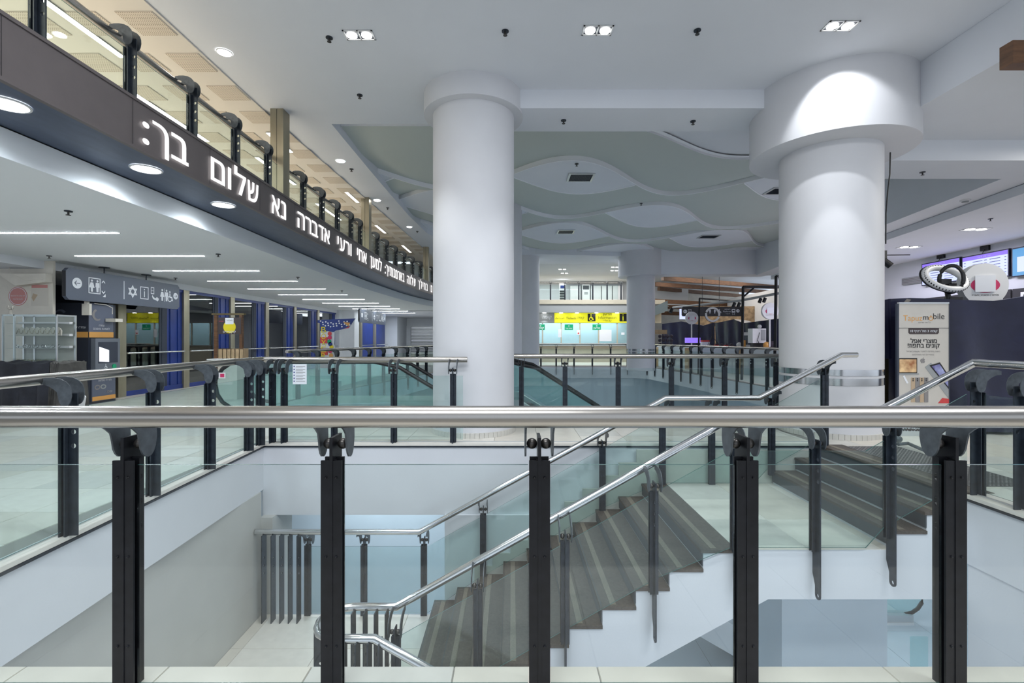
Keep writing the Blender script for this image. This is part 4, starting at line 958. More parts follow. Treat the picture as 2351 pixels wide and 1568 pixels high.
for k, (px, py, m) in enumerate(((757, 766, 'red'), (757, 775, 'pink'), (756, 784, 'greens'), (758, 790, 'blue'), (761, 797, 'yel'), (758, 806, 'pink'), (760, 816, 'orange'), (759, 828, 'red'))):
    a = ub(px, py); flat([circ(a[0], a[1], .06, 10)], fr, M[m], t, 'spot', .0, .003)
MB().box(ub(735, 870)[0], ub(775, 870)[0], Yb, Yb + .3, 0, .2).build('base', M['whitep'], t)
# notice hung on the back railing
t = thing('notice', 'white notice with blue pictograms hung on the back railing glass', 'notice'); y = 6.46; fr = frame((0, y, 0), (1, 0, 0), (0, 0, 1))
a, b = px_at(672, 882, y), px_at(704, 836, y); sh = MB().box(a.x, b.x, y, y + .004, a.z, b.z).build('sheet', M['print'], t)
for k in range(6): flat([circ(a.x + .02, b.z - .03 - .04 * k, .009, 8)], fr, M['blue'], sh, 'pictogram', 0, .002); flat([rect(a.x + .045, b.x - .02, b.z - .034 - .04 * k, b.z - .028 - .04 * k)], fr, M['grayp'], sh, 'text_line', 0, .002)
for k in range(5): flat([rect(a.x + .045, b.x - .05, b.z - .05 - .04 * k, b.z - .046 - .04 * k)], fr, M['grayp'], sh, 'text_line', 0, .002)

# ---------------------------------------------------------------- escalators
def escalator(label, x0, x1, y0, y1, zt, slope=.577, flatx=.9, down=4.5, mat='teal', hh=.9):
    t = thing('escalator', label, 'escalator')
    bot = zt - (x1 - x0) * slope
    for y in (y0, y1):
        # side: balustrade, handrail, skirt
        top = [(x0 - flatx + .25, zt + hh), (x0 - .1, zt + hh), (x0 + .35, zt + hh - .10), (x1, bot + .93), (x1 + .35, bot + .86), (x1 + .9, bot + .86)]
        low = [(x1 + .9, bot + .1), (x1 + .2, bot + .1), (x1 - .2, bot + .24), (x0 + .2, zt + .1), (x0 - flatx, zt + .05)]
        nose1 = arc(x0 - flatx + .25, zt + hh - .42, .42, PI / 2, 3 * PI / 2, 8); nose2 = arc(x1 + .9, bot + .48, .38, PI / 2, -PI / 2, 8)
        MB().prism([top[:1] + top[1:] + nose2[1:-1] + low + nose1[::-1][:-1]], lambda a, b, q: Vector((a, q, b)), y - .006, y + .006).build('balustrade', M[mat], t)
        hr = [(p[0], y, p[1]) for p in nose1[::-1]] + [(p[0], y, p[1] + .0) for p in top[1:]] + [(p[0], y, p[1]) for p in nose2]
        MB().tube(hr, .035, 8).build('handrail', M['rub'], t, True)
        MB().prism([[(x0 - flatx, zt - .02), (x0, zt - .02), (x1, bot - .02), (x1 + 1, bot - .02), (x1 + 1, bot + .12), (x1 + .1, bot + .14), (x0, zt + .14), (x0 - flatx, zt + .08)]], lambda a, b, q: Vector((a, q, b)), y - .10, y + .10).build('skirt', M['alu'], t)
    MB().prism([[(x0 - flatx, zt - .02), (x0, zt - .02), (x1, bot - .02), (x1 + 1, bot - .02), (x1 + 1, bot - .3), (x1 + .6, bot - .9), (x0 + .6, zt - .9), (x0 - flatx, zt - .7)]], lambda a, b, q: Vector((a, q, b)), y0 - .12, y1 + .12).build('truss', M['whitep'], t)
    n = int((x1 - x0) / .4)
    sm = MB().box(0, .4, y0 + .12, y1 - .12, -.2, 0).mesh('step', M['grille'])
    for k in range(n): link('step', sm, t).location = (x0 + .4 * k, 0, zt - .4 * slope * (k + 1) + .12)
    MB().box(x0 - flatx, x0, y0 + .1, y1 - .1, -.01 + zt, zt + .008).build('comb_plate', M['alu'], t)
escalator('escalator going down to the right, behind the back railing and left of the white column', -2.35, 5.0, 8.52, 9.55, 0, flatx=2.75, hh=1.0)
escalator('escalator going down to the right, seen below the ticket hall between the columns', .15, 7.3, 10.0, 11.55, 0, .62)
t = thing('tag', 'small pink and white card hanging on the rounded escalator end behind the left railing', 'tag', (px_at(510, 862, 8.44)))
MB().box(-.06, .06, -.005, .005, -.05, .05).build('card', M['whitep'], t); MB().box(-.03, .04, -.009, -.005, -.03, .03).build('pink_mark', M['pink'], t)
MB().tube([(0, 0, .05), (-.03, .05, .12)], .004, 6).build('string', M['rub'], t)
# lower storey glass panel and floor mat seen under the landing
o = MB().box(2.85, 3.15, -.01, .01, 0, .75).build('glass_screen', M['teal']); o.location = px_at(2110, 1517, 8.3) - Vector((3.0, 0, 0)); o.location.z = -4.5; tag(o, 'pale blue glass panel on the lower storey, seen under the landing', 'glass panel')
# ---------------------------------------------------------------- ticket hall
YT = 29.5
def ut(px, py, y=YT): p = px_at(px, py, y); return p.x, p.z
tw = struct('wall_11', MB().box(-2.2, 9.2, YT + .02, YT + .3, 0, 1.03).box(-2.2, 9.2, YT + .02, YT + .3, 2.40, 3.15), M['beige'], label='beige ticket counter wall')
struct('wall_12', MB().box(-2.2, 9.2, YT + 1.8, YT + 2, 0, 3.0), M['shade'])
struct('wall_13', MB().box(-3, 12, 32.6, 32.8, 3.7, 5.4), M['white'])
struct('trim_5', MB().box(-2.3, 9.2, 28.9, 32.6, 3.02, 3.52), M['silver'], label='gray fascia over the ticket signs')
struct('trim_6', MB().box(-2.3, 9.2, 28.8, 32.6, 3.52, 3.78), M['beige'], label='beige balcony edge over the ticket hall')
ft = frame((0, YT, 0), (1, 0, 0), (0, 0, 1))
x0, z0 = ut(1273, 741); x1, z1 = ut(1446, 717)
t = thing('ticket_sign', 'long yellow sign above the ticket counter windows', 'sign')
MB().box(x0, x1 + 1.3, YT - .04, YT + .02, z0, z1 + .12).build('panel', M['yellow'], t)
fy = frame((0, YT - .042, 0), (1, 0, 0), (0, 0, 1)); mz = (z0 + z1) / 2
def T(px): return ut(px, 0)[0]
text('Tickets', fy, T(1311), mz - .04, w=.62, mat=M['blackp'], parent=t); text('קופה', fy, T(1333), mz - .04, w=.42, mat=M['blackp'], parent=t, rtl=True); text('صندوق', fy, T(1285), mz - .04, w=.55, mat=M['blackp'], parent=t, rtl=True)
flat([rect(T(1349), T(1367), mz - .24, mz + .24)], fy, M['blackp'], t, 'black_square'); wheelchair(frame((0, YT - .046, 0), (1, 0, 0), (0, 0, 1)), T(1357), mz - .2, .40, 'yellow', t)
text('מודיעין', fy, T(1394), mz + .17, w=.55, mat=M['blackp'], parent=t, rtl=True, bold=.02); text('Information', fy, T(1394), mz, w=1.1, mat=M['blackp'], parent=t, bold=.02); text('معلومات', fy, T(1394), mz - .19, w=.5, mat=M['blackp'], parent=t, rtl=True)
flat([rect(T(1422), T(1439), mz - .24, mz + .24)], fy, M['blackp'], t, 'black_square'); text('i', frame((0, YT - .046, 0), (1, 0, 0), (0, 0, 1)), T(1430), mz, h=.38, mat=M['yellow'], parent=t, bold=.03)
t = thing('ticket_sign', 'gray sign panel with white letters, left of the long yellow sign', 'sign')
MB().box(-1.2, x0 - .02, YT - .04, YT + .02, z0, z1 + .12).build('panel', M['silver'], t); text('קופה', fy, T(1256), mz - .02, w=.55, mat=M['print'], parent=t, rtl=True)
for k, px in enumerate((1249, 1287, 1323, 1367, 1414)):
    p = ut(px, 0)[0]; o = MB().cyl(0, 0, -.03, 0, .10, 16).build('downlight', M['lamp']); o.location = (p, YT - .35, 3.02); tag(o, ordn[k] + ' small downlight from the left above the ticket signs', 'ceiling light')
    l = bpy.data.lights.new('sign_spot', 'SPOT'); l.energy = 14; l.spot_size = 1.3; l.color = NEUT; q = bpy.data.objects.new('sign_spot', l); COL.objects.link(q); q.location = (p, YT - .35, 2.97)
area(3, 30.6, 2.9, 8, 1.2, 120, COOL)
for k in range(9):
    x = -1.6 + 1.15 * k; wn = MB().box(x, x + .07, YT + .0, YT + .08, 1.03, 2.40).build('mullion', M['beige'], tw); MB().box(x + .07, x + 1.15, YT + .03, YT + .04, 1.03, 2.4).build('pane', M['teal'], tw)
MB().box(-2, 9, YT - .15, YT + .25, 1.0, 1.05).build('counter_top', M['alu'], tw)
for k, (px, s, lab) in enumerate(((1241, 'קופת', 'left'), (1306, 'קופת קהל', 'middle'), (1370, 'מודיעין', 'right'))):
    a, z = ut(px, 751); t = thing('window_sign', 'small green sign on the ticket window glass, the ' + lab + ' one', 'sign')
    MB().box(a - .26, a + .26, YT - .01, YT, z - .17, z + .17).build('panel', M['greens'], t); f6 = frame((0, YT - .012, 0), (1, 0, 0), (0, 0, 1))
    text('X', f6, a, z + .07, h=.10, mat=M['print'], parent=t, bold=.03); text(s, f6, a, z - .08, w=.40, mat=M['print'], parent=t, rtl=True, bold=.02)
for k, (px, py, w_, h_, s) in enumerate(((1285, 765, .2, .5, 'tall white paper on the ticket glass left of the middle green sign'), (1328, 763, .2, .3, 'white paper with a red dot right of the middle green sign'), (1430, 766, .2, .14, 'small white label at the right end of the ticket glass'), (1390, 770, .75, .7, 'large faint lined notice on the ticket glass under the right green sign'))):
    a, z = ut(px, py); o = MB().box(a - w_ / 2, a + w_ / 2, YT - .012, YT, z - h_ / 2, z + h_ / 2).build('paper_notice', M['print']); tag(o, s, 'notice')
    if k == 1: flat([circ(a, z - .06, .05, 10)], frame((0, YT - .013, 0), (1, 0, 0), (0, 0, 1)), M['red'], o, 'dot')
# upper level of the ticket hall
p3 = [(-2.2, 28.9, 3.78), (6.4, 28.9, 3.78)]
railing('railing of the upper level over the ticket hall', p3, [s_of(p3, 0, ut(px, 0, 28.9)[0]) for px in (1264, 1297, 1329, 1361, 1394, 1426)], 1, drop=0, rh=1.05)
for k, (px, lab) in enumerate(((1320, 'left'), (1367, 'third'), (1392, 'fourth'), (1417, 'right'))):
    a, z = ut(px, 640, 32.4); t = thing('locker_bank', 'white metal lockers on the upper ticket hall level, ' + lab + ' bank', 'lockers', (a, 32.2, 3.78))
    MB().box(-.34, .34, 0, .38, 0, 1.22).build('body', M['whitep'], t)
    for i in range(2):
        for j in range(3): MB().box(-.32 + .33 * i, -.01 + .33 * i, -.012, 0, .03 + .39 * j, .40 + .39 * j).build('door', M['whitep'], t)
t = thing('machine', 'white vending cabinet with a dark window between the lockers', 'machine', (ut(1345, 0, 32.2)[0], 32.1, 3.78)); MB().box(-.25, .25, 0, .4, 0, 1.3).build('body', M['whitep'], t); MB().box(-.2, .2, -.01, 0, .95, 1.22).build('window', M['grille'], t); MB().box(-.12, .12, -.01, 0, .62, .80).build('panel', M['silver'], t)
t = thing('brochure_rack', 'white rack with green shelves on the upper ticket hall level', 'rack', (ut(1292, 0, 31)[0], 31, 3.78)); MB().box(-.2, .2, 0, .3, 0, 1.25).build('body', M['whitep'], t)
for k in range(5): MB().box(-.2, .17, -.05, 0, .05 + .16 * k, .13 + .16 * k).build('shelf', M['riser'], t)
flat([rect(-.15, .12, .92, 1.1)], frame((0, -.001, 0), (1, 0, 0), (0, 0, 1)), M['blue'], t, 'header')
a, z = ut(1331, 637, 32.5); o = MB().box(a - .3, a + .3, 32.55, 32.6, z - .08, z + .08).build('wall_sign', M['yel']); tag(o, 'small yellow sign above the lockers', 'sign')

# ---------------------------------------------------------------- middle right: beams, stalls, frames
E5 = 5.3
for k, (xa, ya, xb, yb_) in enumerate(((1521, 647, 1800, 668), (1503, 660, 1800, 680), (1512, 670, 1770, 692), (1503, 695, 1700, 706), (1503, 708, 1660, 712), (1503, 722, 1600, 726))):
    a, b = onz(xa, ya - 3, 4.6), onz(xb, yb_ - 3, 4.6)
    if k > 2: a, b = px_at(xa, ya, 27 + k), px_at(xb, yb_, 29 + k)
    d = (b - a).normalized(); n = Vector((-d.y, d.x, 0)) * .10; zz = Vector((0, 0, .24))
    o = MB().hexa([a - n, b - n, b + n, a + n], [a - n + zz, b - n + zz, b + n + zz, a + n + zz]).build('ceiling_beam', M['wood']); tag(o, ordn[k] + ' brown wooden ceiling beam from the top, over the stalls right of the ticket hall', 'beam')
a = onz(2326, 140, 4.30); o = MB().box(a.x, a.x + 2, a.y, a.y + .14, 4.28, 4.52).build('ceiling_beam', M['wood']); tag(o, 'brown wooden beam end in the upper right corner', 'beam')
struct('wall_14', MB().box(10.2, 16, 27.6, 27.9, 0, 3.3), M['stonewall'])
# counters following the curved railing
def obox(x0, y0, x1, y1, dep, z0, z1):
    a, b = Vector((x0, y0, 0)), Vector((x1, y1, 0)); d = (b - a).normalized(); n = Vector((-d.y, d.x, 0)) * dep; Z = lambda v, z: Vector((v.x, v.y, z))
    return [Z(v, z0) for v in (a, b, b + n, a + n)], [Z(v, z1) for v in (a, b, b + n, a + n)]
cs = [(px_at(1504, 0, 25.0).x, 25.0, px_at(1572, 0, 22.5).x, 22.5), (px_at(1572, 0, 22.4).x, 22.4, px_at(1693, 0, 19.5).x, 19.5), (px_at(1694, 0, 19.4).x, 19.4, px_at(1800, 0, 17.2).x, 17.2)]
for k, c in enumerate(cs):
    t = thing('stall_counter', ('left', 'middle', 'right')[k] + ' white stall counter behind the curved railing', 'counter')
    MB().hexa(*obox(*c, .6, 0, 1.02)).build('body', M['shade'], t); MB().hexa(*obox(*c, .65, 1.02, 1.06)).build('counter_top', M['whitep'], t)
    d = Vector((c[2] - c[0], c[3] - c[1], 0)).normalized()
    MB().hexa(*obox(c[0] + .0, c[1] - .02, c[0] + d.x * .3, c[1] + d.y * .3 - .02, .02, 0, 1.0)).build('wood_panel', M['ply'], t)
def tarp(name, label, x0, y0, x1, y1, prof, mat='navy', zb=0, seed=1, folds=26, amp=.06):
    mb = MB(); a, b = Vector((x0, y0, 0)), Vector((x1, y1, 0)); d = (b - a).normalized(); n = Vector((d.y, -d.x, 0)); rnd = random.Random(seed); ph = [rnd.uniform(0, 6) for _ in range(4)]
    def fn(u, v):
        zt = interp(prof, u); p = a + (b - a) * u
        f = amp * (math.sin(folds * u + ph[0] + 2 * v) + .5 * math.sin(folds * 2.3 * u + ph[1]) * (1 - v) + .8 * math.sin(7 * u + ph[2] + 3 * v)) * (.3 + .7 * (1 - v))
        return (p.x + n.x * f, p.y + n.y * f, zb + (zt - zb) * v)
    mb.grid(fn, 120, 14); k = len(mb.v)
    mb.grid(lambda u, v: tuple(Vector(fn(u, 1)) - n * (.9 * v) - Vector((0, 0, .05 * v * v))), 120, 3)
    o = mb.build(name, M[mat], None, True); return tag(o, label, 'tarpaulin')
tarp('stall_tarpaulin', 'navy tarpaulin over the far stalls, left stretch', px_at(1518, 0, 26.6).x, 26.5, px_at(1640, 0, 24).x, 24.0, [(0, 2.25), (.4, 2.35), (.8, 2.1), (1, 2.25)], seed=3)
tarp('stall_tarpaulin', 'navy tarpaulin with stretched folds over the far stalls, right stretch', px_at(1640, 0, 23.9).x, 23.8, px_at(1800, 0, 20.2).x, 20.2, [(0, 2.2), (.3, 2.35), (.45, 2.15), (1, 2.3)], seed=5, folds=40)
def sx(px, y): return px_at(px, 0, y).x
t = thing('stall_goods', 'dark boxes of goods at the left end of the far counter', 'goods')
for i in range(4):
    for j in range(3): MB().ball((sx(1508, 24) + .12 + .19 * i, 23.9, 1.15 + .2 * j), .09).build('item', M['flower'], t, True)
o = MB().box(-.35, .35, -.2, .2, 0, .22).build('cardboard_box', M['ply']); o.location = (sx(1513, 24.2), 24.2, 1.66); tag(o, 'brown cardboard box over the dark goods by the far column', 'box')
def disc_sign(p, r, label, px=None, yaw=0, big=False, pole=None):
    t = thing('round_sign', label, 'sign', p, yaw)
    MB().prism([circ(0, 0, r, 40)], lambda a, b, q: Vector((a, q, b)), 0, .12 * r * 3).build('drum', M['whitep'], t, False)
    f = frame((0, -.001, 0), (1, 0, 0), (0, 0, 1))
    flat([circ(0, -.03 * r, .62 * r, 30, .36 * r)], f, M['pink'], t, 'crimson_mark'); MB().box(-.46 * r, .40 * r, -.02, -.008, -.35 * r, .42 * r).build('taped_paper', M['print'], t)
    text('סלולאר | מחשבים | מעבדה', f, 0, -.50 * r, w=1.15 * r, mat=M['blackp'], parent=t, rtl=True, bold=.01)
    if pole: MB().cyl(0, .06, -pole, -r * .9, .03, 10).build('pole', M['whitep'], t, True)
    return t
p = px_at(1589, 730, 22.2); disc_sign(p, .29, 'small round white sign on a pole over the far middle counter', pole=1.28)
p = px_at(1769, 714, 18.1); disc_sign(p, .31, 'round white sign over the far right counter, beside the column', pole=1.35)
def ring_light(p, r, label, rr=.035, legs=0, mat='whitep', yaw=0):
    t = thing('ring_light', label, 'ring light', p, yaw)
    MB().tube([(r * math.cos(2 * PI * i / 32), 0, r * math.sin(2 * PI * i / 32)) for i in range(33)], rr, 10, cap=False).build('ring', M[mat], t, True)
    MB().tube([(r * 1.06 * math.cos(2 * PI * i / 32), .03, r * 1.06 * math.sin(2 * PI * i / 32)) for i in range(33)], rr * .8, 8, cap=False).build('back_shell', M['rub'], t, True)
    if legs:
        MB().tube([(0, .05, -r), (0, .05, -legs + .35)], .014, 8).build('pole', M['rub'], t, True)
        for k in range(3):
            a = PI / 2 + k * 2 * PI / 3; MB().tube([(0, .05, -legs + .5), (.35 * math.cos(a), .05 + .35 * math.sin(a), -legs)], .012, 6).build('leg', M['rub'], t, True)
    return t
p = px_at(1636, 722, 21.1); ring_light(p, .29, 'ring light on a thin tripod over the far middle counter', .045, legs=p.z - 1.06)
o = MB().box(-.3, .3, -.1, .1, 0, .22).build('lit_display', M['screenb']); o.location = (sx(1590, 20.8), 20.8, 1.25); tag(o, 'glowing violet display box on the far middle counter', 'display')
t = thing('carton', 'white and red carton on the far middle counter', 'box', (sx(1619, 21.6), 21.6, 1.06)); MB().box(-.17, .17, -.12, .12, 0, .26).build('box', M['print'], t); MB().box(-.172, .172, -.122, .122, .22, .30).build('lid', M['red'], t)
for k, px in enumerate((1645, 1657, 1668, 1679)):
    t = thing('toy', ('first', 'second', 'third', 'fourth')[k] + ' dark red toy item from the left on the far counter', 'toy', (sx(px, 20.9 - .3 * k), 20.9 - .3 * k, 1.06)); MB().box(-.1, .1, -.05, .05, 0, .10).build('body', M['flower' if k % 2 else 'red'], t); MB().ball((0, 0, .12), .06).build('head', M['flower'], t, True)
t = thing('drinks_machine', 'white box machine with cables on the far right counter', 'machine', (sx(1738, 18.8), 18.8, 1.06))
MB().box(-.26, .26, -.18, .2, .2, .76).build('body', M['whitep'], t); MB().box(.06, .24, -.19, -.18, .30, .72).build('side_panel', M['silver'], t); MB().box(-.2, .2, -.1, .1, 0, .2).build('stand', M['rub'], t)
MB().tube([(0, -.2, .6), (-.1, -.24, .3), (.05, -.25, .0), (-.1, -.26, -.3)], .012, 6).build('cable', M['rub'], t, True); MB().ball((.1, 0, .84), .08).build('cup', M['whitep'], t, True)
t = thing('blender_machine', 'juice dispenser with orange sides left of the white box machine', 'machine', (sx(1711, 19.35), 19.35, 1.06))
MB().box(-.15, .15, -.1, .1, .0, .12).build('body', M['whitep'], t); MB().cyl(0, 0, .5, .62, .15, 20, .10).build('lid', M['whitep'], t, True); MB().cyl(0, 0, .12, .5, .12, 20).build('jar', M['caseglass'], t, True); MB().box(-.14, -.04, -.12, .0, .0, .3).build('orange_side', M['orange'], t)
o = MB().ball((0, 0, .11), .11).build('helmet', M['whitep'], None, True); o.location = (sx(1697, 19.65), 19.65, 1.06); tag(o, 'white and blue round item at the corner of the far counter', 'ball')
t = thing('animal_figures', 'dark orange stuffed items on the far right counter', 'toys', (sx(1760, 18.3), 18.3, 1.06)); MB().ball((0, 0, .12), .13).build('body', M['orange'], t, True); MB().ball((.22, 0, .15), .12).build('dark_item', M['flower'], t, True)
# black frames
def bframe(label, pts, r=.035, brace=None):
    t = thing('metal_frame', label, 'frame'); pts[0].z = 0
    for a, b in zip(pts, pts[1:]): MB().tube([a, b], r, 4).build('bar', M['black'], t)
    if brace: MB().tube(brace, r * .7, 4).build('brace', M['black'], t)
bframe('leftmost black square frame by the far column', [px_at(1483, 845, 23.0), px_at(1483, 702, 23.0), px_at(1535, 704, 24.5)], .035)
bframe('second black square frame over the far stalls', [px_at(1603, 845, 19.4), px_at(1606, 685, 19.4), px_at(1697, 691, 23)], .035)
bframe('third black frame with a diagonal brace', [px_at(1703, 845, 16.6), px_at(1706, 659, 16.6), px_at(1790, 659, 17.6)], .05, [px_at(1707, 681, 16.6), px_at(1731, 661, 16.9)])
bframe('tall black frame right beside the drum column', [px_at(1778, 845, 14.6), px_at(1782, 635, 14.6), px_at(1800, 635, 15)], .05)
t = thing('lamp_rail', 'long gray tube with small black spotlights over the stalls', 'lamp rail'); MB().tube([px_at(1545, 706, 24), px_at(1700, 690, 20), px_at(1795, 672, 17)], .05, 8).build('tube', M['silver'], t, True)
for px, py in ((1543, 713), (1687, 700), (1698, 700), (1747, 690), (1757, 689)): MB().tube([px_at(px, py - 5, 18), px_at(px - 4, py + 5, 18)], .06, 10).build('spotlight', M['black'], t, True)
# hanging signs there
Yp = 22.8; t = thing('hanging_sign', 'long black pictogram sign hanging over the far stalls', 'sign'); a, b = px_at(1566, 726, Yp), px_at(1706, 704, Yp)
MB().prism([[(a.x + .05, a.z), (b.x - .05, a.z), (b.x, a.z + .05), (b.x, b.z - .05), (b.x - .05, b.z), (a.x + .05, b.z), (a.x, b.z - .05), (a.x, a.z + .05)]], lambda p, q, r: Vector((p, r, q)), Yp, Yp + .08).build('panel', M['signdk'], t)
fg = frame((0, Yp - .002, 0), (1, 0, 0), (0, 0, 1)); mz = (a.z + b.z) / 2; G = lambda px: px_at(px, 0, Yp).x
arrow_disc(fg, G(1573), mz, .09, 'print', 'signdk', t, -1); sq_ring(fg, G(1580), G(1587), mz - .11, mz + .11, .015, 'print', t); text('i', fg, G(1583.5), mz, h=.15, mat=M['print'], parent=t, bold=.03)
text('רציפים', fg, G(1670), mz + .10, w=.26, mat=M['print'], parent=t, rtl=True); text('Platforms', fg, G(1669), mz, w=.36, mat=M['print'], parent=t); text('أرصفة', fg, G(1671), mz - .10, w=.2, mat=M['print'], parent=t, rtl=True)
person(fg, G(1630), mz - .1, .22, 'print', t); person(fg, G(1641), mz - .1, .22, 'print', t); wheelchair(fg, G(1652), mz - .1, .22, 'print', t)
flat([rect(G(1680), G(1688), mz - .05, mz + .12), rect(G(1681.5), G(1686.5), mz + .01, mz + .07)[::-1]], fg, M['print'], t, 'pictogram'); text('1-4', fg, G(1684), mz - .12, w=.12, mat=M['print'], parent=t); arrow_disc(fg, G(1694), mz + .03, .08, 'print', 'signdk', t, 1)
for px in (1613, 1652): MB().tube([(G(px), Yp + .04, b.z), (G(px), Yp + .04, 5.2)], .01, 6).build('hanger', M['rub'], t, True)
o = MB().hexa([px_at(1560, 733, 23.4), px_at(1580, 733, 23.4), px_at(1580, 733, 23.5), px_at(1560, 733, 23.5)], [px_at(1560, 709, 23.4), px_at(1567, 709, 23.4), px_at(1567, 709, 23.5), px_at(1560, 709, 23.5)]).build('light_board', M['screen']); tag(o, 'pale blue lit panel behind the left end of the black hanging sign', 'panel')
o = MB().hexa([px_at(1504, 724, 20), px_at(1533, 713, 18.5), px_at(1533, 713, 18.6), px_at(1504, 724, 20.1)], [px_at(1504, 703, 20), px_at(1533, 690, 18.5), px_at(1533, 690, 18.6), px_at(1504, 703, 20.1)]).build('hanging_sign', M['green']); tag(o, 'slanted green-gray sign hanging right of the far column', 'sign')

# ---------------------------------------------------------------- right: screens, stall, banner
def wx(y): return 13.0 + (y - 8) * .05 - .03
def screen(pxa, pxb, z0, z1, label, kind=0):
    def solve(px):
        y = 12
        for _ in range(50): y = .5 * y + .5 * F * wx(y) / (px - CX)
        return y
    ya, yb_ = solve(pxb), solve(pxa); t = thing('departure_screen', label, 'screen')
    A_, B2 = Vector((wx(ya) - .10, ya, 0)), Vector((wx(yb_) - .10, yb_, 0)); d = (A_ - B2).normalized(); L = (A_ - B2).length
    f = frame(B2, d, (0, 0, 1)); MB().prism([rect(0, L, z0, z1)], f, -.07, 0).build('case', M['navy'], t)
    flat([rect(.03, L - .03, z0 + .03, z1 - .03)], f, M['screen' if not kind else 'screent'], t, 'display', 0, .002)
    if not kind:
        flat([rect(.03, L - .03, z1 - .14, z1 - .03)], f, M['screenb'], t, 'header_bar', .002, .004)
        text('עמדת מידע לרכבות', f, L * .5, z1 - .085, w=L * .28, mat=M['print'], parent=t, rtl=True, t=.006)
        for k in range(6):
            z = z1 - .20 - k * (z1 - z0 - .26) / 6
            for a, w_ in ((.06, .05), (.30, .22), (.52, .04), (.60, .07), (.74, .26), (1.10, .04)):
                if a + w_ < L / .98: flat([rect(a * L / 1.2, (a + w_) * L / 1.2, z - .010, z + .010)], f, M['scrline'], t, 'text_line', .002, .003)
    else:
        flat([rect(.15, L - .1, z0 + .12, z1 - .25)], f, M['screen'], t, 'text_box', .002, .004)
    m = B2 + d * L * .45; MB().tube([(m.x + .1, m.y, z1 + .16), (m.x + .05, m.y - .03, z1 + .1), (m.x + .1, m.y + .1, z1)], .008, 6).box(m.x + .06, m.x + .13, m.y - .12, m.y + .12, z1 + .08, z1 + .22).build('wall_socket', M['rub'], t)
screen(2123, 2212, 3.12, 3.83, 'departure screen with a violet header, leftmost of three')
screen(2216, 2325, 3.06, 3.80, 'departure screen with a violet header, middle one of three')
screen(2331, 2420, 3.02, 3.78, 'teal and blue screen cut by the right picture edge', 1)
t = thing('info_board', 'black information board strip with white text panels, low on the right wall', 'sign board')
for k in range(5):
    ya = 11.2 + 1.45 * k; MB().prism([[(wx(ya) - .04, ya), (wx(ya + 1.4) - .04, ya + 1.4), (wx(ya + 1.4) + .0, ya + 1.4), (wx(ya), ya)]], ident, 1.7, 2.72).build('panel', M['signdk'], t)
    f = frame((wx(ya + 1.3) - .045, ya + 1.3, 0), (wx(ya) - wx(ya + 1.3), -1.3, 0), (0, 0, 1)); flat([rect(.12, 1.1, 1.9, 2.62)], f, M['print'], t, 'text_panel', 0, .004)
    text('Ashdod', f, .16, 2.52, w=.6, mat=M['blackp'], parent=t, align='l', t=.006); text('Ashdod', f, .16, 2.36, w=.6, mat=M['blackp'], parent=t, align='l', t=.006)
t = thing('wall_vent', 'gray louvred vent on the right wall, left of the screens', 'air vent'); f = frame((wx(16.4) - .03, 16.4, 0), (wx(14.9) - wx(16.4), -1.5, 0), (0, 0, 1))
flat([rect(0, 1.5, 3.25, 3.48)], f, M['silver'], t, 'panel', 0, .02)
for k in range(4): flat([rect(.02, 1.48, 3.27 + .05 * k, 3.29 + .05 * k)], f, M['grayp'], t, 'slat', .02, .035)
p = px_at(2033, 592, 9.0); t = thing('spot_projector', 'black spotlight peeking out from behind the right column', 'spotlight', p); MB().box(-.1, .03, 0, .1, -.02, .14).box(-.09, -.06, .03, .06, .14, 5.31 - p.z).build('arm', M['rub'], t); MB().tube([(-.04, 0, -.05), (.06, -.05, -.16)], .06, 14).build('head', M['rub'], t, True)
MB().tube([(.03, .05, .06), (.5, .05, .065)], .01, 6).build('rod', M['rub'], t)

# covered stall with its banner
tarp('stall_tarpaulin', 'large navy tarpaulin covering the stall at the right, behind the printed banner', 5.78, 7.35, 9.6, 6.55, [(0, 2.02), (.07, 2.03), (.25, 1.99), (.36, 1.97), (.5, 2.06), (.75, 2.2), (1, 2.3)], zb=.04, seed=11, folds=19, amp=.075)
tarp('stall_tarpaulin', 'end flap of the navy tarpaulin, left of the printed banner', 5.60, 8.1, 5.80, 7.33, [(0, 1.85), (.5, 1.98), (1, 2.02)], zb=1.1, seed=4, folds=5, amp=.05)
o = MB().hexa([px_at(2070, 700, 7.1), px_at(2082, 700, 7.1), px_at(2082, 700, 7.12), px_at(2070, 700, 7.12)], [px_at(2082, 686, 7.15), px_at(2092, 688, 7.15), px_at(2092, 688, 7.17), px_at(2082, 686, 7.17)]).build('strap', M['blackp']); tag(o, 'black strap at the upper left corner of the navy tarpaulin', 'strap')
struct('wall_15', MB().box(6.5, 9.6, 7.9, 8.0, 0, 1.9), M['night'], label='back of the covered stall')
YB = 6.93; a, b = px_at(2066, 1004, YB), px_at(2181, 697, YB); BW, BH = b.x - a.x, b.z
t = thing('banner_stand', 'roll-up banner of a phone shop with printed letters, standing before the navy tarpaulin', 'banner', (a.x, YB, 0))
MB().box(-.02, BW + .02, .0, .12, 0, .07).build('base', M['alu'], t); MB().box(0, BW, .02, .03, .05, BH).build('sheet', M['banner'], t); MB().box(-.025, 0, .015, .05, .05, BH).box(BW, BW + .012, .015, .05, .05, BH).build('edge', M['night'], t); MB().box(0, BW, .01, .05, BH, BH + .02).build('top_bar', M['alu'], t)
fb = frame((0, .019, 0), (1, 0, 0), (0, 0, 1))
def bx(px, py): p = px_at(px, py, YB); return p.x - a.x, p.z
def bt_(s, px, py, wpx, mat, rtl=False, bold=0, t_=.002, h=None):
    x, z = bx(px, py); text(s, fb, x, z, w=wpx * YB / F, h=h, mat=M[mat], parent=t, rtl=rtl, bold=bold, t=t_)
